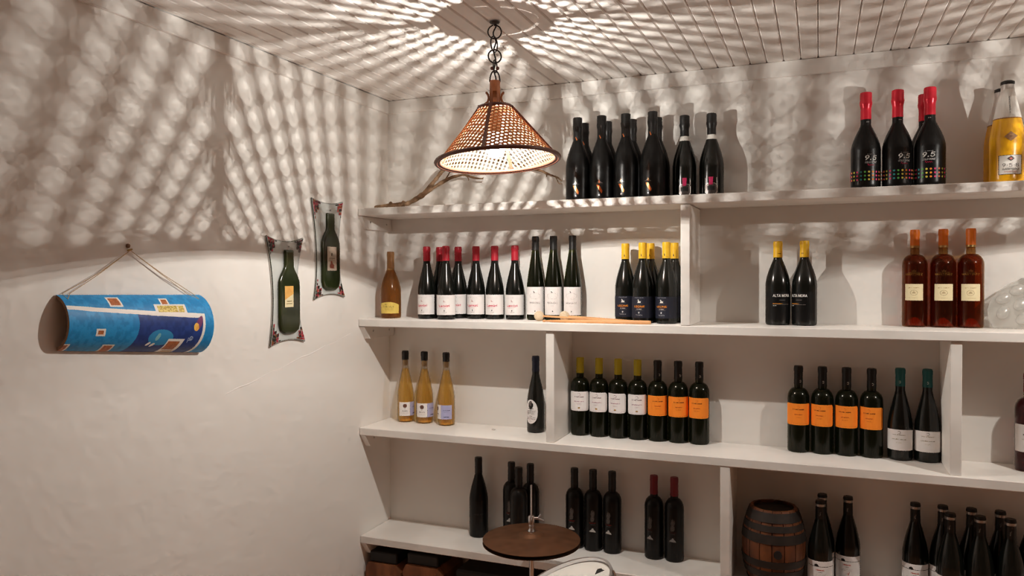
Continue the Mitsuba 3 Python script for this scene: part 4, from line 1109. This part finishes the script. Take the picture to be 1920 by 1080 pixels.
# flattened bottles in glass panels
def plaque(tl_, tr_, br_, bl_, ml, mr, mt, mb, bot, lab, lines, label, seed):
    def quad(a, m, b, n=14):
        # curve through the middle point m
        c = 2 * np.array(m) - 0.5 * (np.array(a) + np.array(b))
        ts = np.linspace(0, 1, n, endpoint=False)[:, None]
        return ((1 - ts) ** 2 * np.array(a) + 2 * ts * (1 - ts) * c + ts ** 2 * np.array(b)).tolist()
    pl = Polygon(quad(tl_, mt, tr_) + quad(tr_, mr, br_) + quad(br_, mb, bl_) + quad(bl_, ml, tl_)).buffer(-0.002).buffer(0.004).buffer(-0.002)
    Y = lambda m, x: basis(m, [x, 0, 0], [0, 1, 0], [0, 0, 1], [1, 0, 0])
    t = thing('glass_plaque', label, 'glass plaque', 'flattened wine bottles on glass plaques')
    put(t + '__panel', Y(extrude(pl, 0.005), 0.005), 'm_panel')
    ed = [(0.0075, y, z) for y, z in list(pl.exterior.coords)[:-1]]
    put(t + '__edge', tube(ed, 0.0016, 6, True), 'm_fused_green', True)
    (yc, zt, zb, w, nw, lean_) = bot
    hgt = zt - zb
    o = [(-nw, hgt), (nw, hgt), (nw * 1.02, hgt * 0.80), (nw * 1.25, hgt * 0.765), (w * 0.78, hgt * 0.70), (w * 0.97, hgt * 0.63), (w, hgt * 0.55), (w * 1.0, hgt * 0.12), (w * 0.86, hgt * 0.045), (w * 0.5, 0.002), (0, 0)]
    full = o + [(-x, z) for x, z in o[::-1][1:]]
    pb = Polygon([(yc + x + lean_ * z, zb + z) for x, z in full]).buffer(-0.004).buffer(0.006).buffer(-0.002)
    ring = pb.exterior
    n = 160
    P0 = np.array([ring.interpolate(k / n, normalized=True).coords[0] for k in range(n)])
    V, F = [], []
    for dz, x in [(0.0, 0.0102), (-0.0004, 0.0125), (0.0008, 0.0160), (0.003, 0.0185), (0.007, 0.0200), (0.012, 0.0205)]:
        q = pb.buffer(-dz, join_style=1).exterior
        for p in P0:
            c = q.interpolate(q.project(trimesh_point(p))).coords[0]
            V.append([x, c[0], c[1]])
    for r in range(5):
        for k in range(n):
            a, b_ = r * n + k, r * n + (k + 1) % n
            F += [[a, b_, b_ + n], [a, b_ + n, a + n]]
    top = Polygon([tuple(v[1:]) for v in V[-n:]])
    loft = trimesh.Trimesh(np.array(V), np.array(F), process=False)
    if loft.face_normals[2 * n + 5][0] < 0: loft.invert()
    capm = Y(extrude(pb.buffer(-0.0118), 0.0004), 0.0203)
    put(t + '__fused_bottle', cat([loft, capm]), 'm_fused_green', 50)
    (y0, z1, y1, z0, colr) = lab
    put(t + '__label', Y(extrude(Polygon([(y0, z0), (y1, z0), (y1 - lean_ * 0.0, z1), (y0, z1)]), 0.0008), 0.0225), 'm_paper_cream' if colr else 'm_paper_buff')
    ms, cs = [], []
    for pts, c in lines:
        m = Y(extrude(Polygon([(y0 + a * (y1 - y0), z0 + b * (z1 - z0)) for a, b in pts]), 0.0003), 0.0233)
        ms.append(m); cs.append(np.tile(c, (len(m.vertices), 1)))
    scene[t + '__label__print'] = mikit.ply(cat(ms), 'm_print', False, color=np.concatenate(cs))
    # mosaic chips in the four corners
    r = random.Random(seed)
    ms, cs = [], []
    pal = [lin(140, 34, 48), lin(66, 20, 24), lin(34, 32, 26), lin(176, 84, 84), lin(38, 38, 30), lin(150, 44, 56), lin(130, 74, 44), lin(50, 40, 34)]
    inner = pl.buffer(-0.0025)
    pbo = pb.buffer(0.004)
    for c, d1, d2 in ((tl_, (1, -0.15), (0.12, -1)), (tr_, (-1, -0.15), (-0.12, -1)), (br_, (-1, 0.15), (-0.12, 1)), (bl_, (1, 0.15), (0.12, 1))):
        c = np.array(c); d1, d2 = np.array(d1), np.array(d2)
        n = 4
        q_ = 0.0128
        for i in range(n + 2):
            for j in range(n):
                if i / (n + 2) + j / n > 0.86: continue
                p0 = c + d1 * q_ * j + d2 * q_ * i
                for half in (0, 1):
                    tri = [(0.0012, 0.0012), (0.0125, 0.001), (0.001, 0.0125)] if half == 0 else [(0.0128, 0.0025), (0.0128, 0.0128), (0.0025, 0.0128)]
                    pg = Polygon([tuple(p0 + d1 * (a + r.uniform(-0.001, 0.001)) + d2 * (b + r.uniform(-0.001, 0.001))) for a, b in tri]).buffer(0).intersection(inner).difference(pbo)
                    for g_ in getattr(pg, 'geoms', [pg]):
                        if g_.geom_type == 'Polygon' and g_.area > 1.2e-5:
                            m = Y(extrude(g_, 0.0016), 0.0102)
                            ms.append(m); cs.append(np.tile(r.choice(pal), (len(m.vertices), 1)))
    k = t + '__mosaic_chips'
    scene[k] = mikit.ply(cat(ms), 'm_chips', False, color=np.concatenate(cs))
    labels[k] = {'label': 'red and black glass mosaic chips in the corners', 'kind': 'stuff'}
    put(t + '__hanger', tube([(0.001, yc + lean_ * hgt + 0.003, zt + 0.012), (0.013, yc + lean_ * hgt + 0.003, zt + 0.012)], 0.003, 10), 'm_steel', True)


pbr('m_paper_buff', (0.42, 0.34, 0.27), 0.6, 0.3)
scene['m_chips'] = {'type': 'twosided', 'b': {'type': 'principled', 'base_color': {'type': 'mesh_attribute', 'name': 'vertex_color'}, 'roughness': 0.2, 'specular': 0.5}}
plaque((-0.829, 1.690), (-0.623, 1.689), (-0.616, 1.304), (-0.813, 1.300), (-0.795, 1.497), (-0.662, 1.494), (-0.727, 1.671), (-0.716, 1.319),
       (-0.714, 1.642, 1.338, 0.0585, 0.0245, 0.0), (-0.750, 1.512, -0.702, 1.436, True),
       [([(0, 0.35), (1, 0.62), (1, 1), (0, 1)], lin(222, 168, 92)), ([(0.2, 0.72), (0.5, 0.92), (0.8, 0.72)], lin(214, 148, 70)), ([(0.22, 0.26), (0.8, 0.26), (0.8, 0.30), (0.22, 0.30)], lin(120, 104, 72)), ([(0.15, 0.15), (0.88, 0.15), (0.88, 0.18), (0.15, 0.18)], lin(120, 104, 72))],
       'flattened green bottle on a glass plaque with orange and cream label, lower left one', 5)
plaque((-0.571, 1.844), (-0.366, 1.844), (-0.355, 1.461), (-0.560, 1.456), (-0.541, 1.626), (-0.398, 1.626), (-0.468, 1.829), (-0.458, 1.477),
       (-0.459, 1.792, 1.489, 0.0590, 0.0245, 0.0), (-0.494, 1.661, -0.433, 1.568, False),
       [([(0.3, 0.1), (0.72, 0.08), (0.7, 0.24), (0.55, 0.3), (0.5, 0.4), (0.35, 0.4), (0.36, 0.28), (0.22, 0.22)], lin(120, 64, 50)), ([(0.4, 0.62), (0.55, 0.62), (0.55, 0.74), (0.4, 0.74)], lin(96, 76, 64)), ([(0.2, 0.5), (0.8, 0.5), (0.8, 0.53), (0.2, 0.53)], lin(110, 92, 78)), ([(0.25, 0.44), (0.75, 0.44), (0.75, 0.46), (0.25, 0.46)], lin(110, 92, 78))],
       'flattened green bottle on a glass plaque with brownish label, upper right beside the shelves', 9)

# ------------------------------------------------------------------ drum kit in front
t = thing('hi_hat_stand', 'hi-hat with two bronze cymbals on a chrome rod in front of the lowest shelf', 'hi-hat')
hx, hy, hz, hr = 0.846, -0.455, 0.612, 0.1725
def cym(sgn):
    pr = [(hr, 0.0), (hr - 0.002, 0.0008), (hr * 0.6, 0.0085), (hr * 0.30, 0.0130), (hr * 0.24, 0.0150), (hr * 0.20, 0.0215), (hr * 0.12, 0.0260), (0.007, 0.0275)]
    up = [(0.006, z - 0.0012) for r, z in pr[-1:]] + [(r, z - 0.0012) for r, z in pr[::-1][1:]]
    m = lathe([(r, z) for r, z in [(0.006, 0.0263)] + [(r, z - 0.0013) for r, z in pr[::-1][1:]] + pr], 72)
    if sgn < 0:
        m.vertices[:, 2] *= -1; m.invert()
    return m
put(t + '__top_cymbal', cym(1).apply_translation([hx, hy, hz + 0.003]), 'm_bronze', 40)
put(t + '__bottom_cymbal', cym(-1).apply_translation([hx, hy, hz - 0.011]), 'm_bronze', 40)
put(t + '__rod', tube([(hx, hy, 0.30), (hx, hy, 0.806)], 0.0034, 12), 'm_chrome', 40)
put(t + '__clutch', lathe([(0.010, 0.640), (0.013, 0.643), (0.010, 0.649), (0.0085, 0.655), (0.010, 0.661), (0.0085, 0.667), (0.0115, 0.671), (0.0115, 0.694), (0.009, 0.697)], 24).apply_translation([hx, hy, 0]), 'm_chrome', SM)
ax = _r.copy(); ax[2] = 0; ax /= np.linalg.norm(ax)
w0 = np.array([hx, hy, 0.688])
put(t + '__wing_nut', cat([tube([w0, w0 + ax * 0.024], 0.0052, 12), tube([w0 + ax * 0.022 + [0, 0, -0.002], w0 + ax * 0.034 + [0, 0, 0.013]], [0.0046, 0.0034], 10), tube([w0 + ax * 0.020, w0 + ax * 0.044 + [0, 0, -0.009]], [0.0046, 0.0036], 10)]), 'm_chrome', SM)
put(t + '__felt', lathe([(0.016, 0.634), (0.017, 0.638), (0.014, 0.642)], 24).apply_translation([hx, hy, 0]), 'm_black', SM)
put(t + '__pole', tube([(hx, hy, 0.06), (hx, hy, 0.585)], 0.0085, 16), 'm_chrome', 40)
for a in (100, 220, 340):
    e = np.array([math.cos(math.radians(a)), math.sin(math.radians(a)), 0])
    put(t + '__leg', tube([np.array([hx, hy, 0.30]) + e * 0.012, np.array([hx, hy, 0.008]) + e * 0.22], 0.007, 10), 'm_chrome', 40)
# tilted drum
t = thing('snare_drum', 'tilted drum with white head and chrome hoop at the bottom edge of the view', 'drum')
C, N = np.array([1.0849, -0.85, 0.6198]), np.array([-0.3642, -0.1865, 0.9124])
N /= np.linalg.norm(N)
U = np.cross(N, [0, 1, 0]); U /= np.linalg.norm(U); Wv = np.cross(N, U)
Rd = 0.160
def loc(m): return basis(m, C, U, Wv, N)
ang = np.linspace(0, 2 * PI, 73)[:-1]
def ringbox(r0, r1, z0, z1):
    V, F = [], []
    for r, z in ((r0, z0), (r1, z0), (r1, z1), (r0, z1)): V += [[r * math.cos(a), r * math.sin(a), z] for a in ang]
    n = len(ang)
    for q in range(4):
        for j in range(n):
            a, b, c, d = q * n + j, q * n + (j + 1) % n, ((q + 1) % 4) * n + (j + 1) % n, ((q + 1) % 4) * n + j
            F += [[a, b, c], [a, c, d]]
    return trimesh.Trimesh(np.array(V), np.array(F), process=False)
put(t + '__hoop', loc(cat([ringbox(Rd, Rd + 0.0035, -0.016, 0.004), ringbox(Rd - 0.0015, Rd + 0.006, 0.001, 0.005)])), 'm_chrome', 30)
put(t + '__head', loc(lathe([(Rd - 0.0005, -0.012), (Rd - 0.0005, -0.009), (Rd - 0.003, -0.0075)], 72)), 'm_drumhead', 30)
put(t + '__shell', loc(lathe([(Rd - 0.006, -0.15), (Rd - 0.006, -0.013)], 72)), 'm_drumshell', 30)
put(t + '__hoop', loc(ringbox(Rd - 0.004, Rd + 0.004, -0.160, -0.140)), 'm_chrome', 30)
for k in range(8):
    a = k * PI / 4 + 0.2
    e = np.array([math.cos(a), math.sin(a), 0])
    put(t + '__tension_rod', loc(tube([e * (Rd + 0.008) + [0, 0, -0.150], e * (Rd + 0.008) + [0, 0, 0.002]], 0.0028, 8)), 'm_chrome', 40)
mk = extrude(Polygon([(-0.098, -0.086), (-0.096, -0.056), (-0.108, -0.060), (-0.126, -0.066), (-0.117, -0.074), (-0.111, -0.084)]), 0.0004)
put(t + '__mark', loc(mk.copy().apply_translation([0, 0, -0.0074])), 'm_black')
# drum stand
for a in (20, 140, 260):
    e = np.array([math.cos(math.radians(a)), math.sin(math.radians(a)), 0]); base = C - N * 0.165
    put(t + '__stand_leg', tube([base + [0, 0, -0.12], np.array([base[0], base[1], 0.008]) + e * 0.24], 0.008, 10), 'm_chrome', 40)
put(t + '__stand_post', tube([base + [0, 0, 0.01], base + [0, 0, -0.20]], 0.011, 12), 'm_chrome', 40)
for a in (80, 200, 320):
    d = (U * math.cos(math.radians(a)) + Wv * math.sin(math.radians(a)))
    put(t + '__stand_arm', tube([base - [0, 0, 0.004], base + d * 0.150 - N * 0.004, base + d * 0.174 + N * 0.02], 0.006, 10), 'm_chrome', 40)

# crates under the lowest shelf
for x0, x1, zt, lb in [(0.012, 0.180, 0.338, 'brown wooden crate with cut corners under the lowest shelf, nearest the left wall'), (0.192, 0.372, 0.352, 'brown wooden crate with cut corners under the lowest shelf, second from the left wall')]:
    t = thing('wooden_crate', lb, 'crate', 'brown crates under the lowest shelf')
    c = 0.024
    poly = Polygon([(x0, 0.001), (x1, 0.001), (x1, zt - c * 1.1), (x1 - c, zt), (x0 + c * 0.5, zt), (x0, zt - c)])
    m = extrude(poly.buffer(-0.003).buffer(0.003), 0.20)
    put(t + '__body', basis(m, [0, -0.025, 0], [1, 0, 0], [0, 0, 1], [0, -1, 0]), 'm_crate')
    put(t + '__shade_slab', bx(x0 + 0.012, x1 - 0.026, -0.21, -0.03, zt + 0.0006, zt + 0.045, 0.004), 'm_black')  # added black slab, stands for the shade between crate and shelf
    pr = Polygon([(x0 + 0.02, 0.03), (x1 - 0.02, 0.03), (x1 - 0.02, zt - 0.07), (x0 + 0.02, zt - 0.07)])
    m = extrude(pr.exterior.buffer(0.006), 0.004)
    put(t + '__front_frame', basis(m, [0, -0.2245, 0], [1, 0, 0], [0, 0, 1], [0, -1, 0]), 'm_crate')
t = thing('added_dark_case', 'added black case deepening the shade under the lowest shelf, right of the crates', 'case')  # invented black box that darkens the shade under the lowest shelf
put(t + '__box', bx(0.42, 1.02, -0.20, -0.02, 0.001, 0.355, 0.008), 'm_black')
for x in (0.56, 0.88): put(t + '__latch', bx(x - 0.02, x + 0.02, -0.205, -0.199, 0.27, 0.32, 0.002), 'm_steel')
# small glass chip on the third shelf
k = put('glass_pebble', trimesh.creation.icosphere(2, 0.007).apply_scale([1.3, 0.8, 0.5]).apply_translation([0.55, -0.10, ZS[3] + 0.0036]), 'm_plate_dimple', True)
labels[k] = {'label': 'tiny clear glass chip lying on the third shelf left of the oval-labelled bottle', 'category': 'glass chip'}
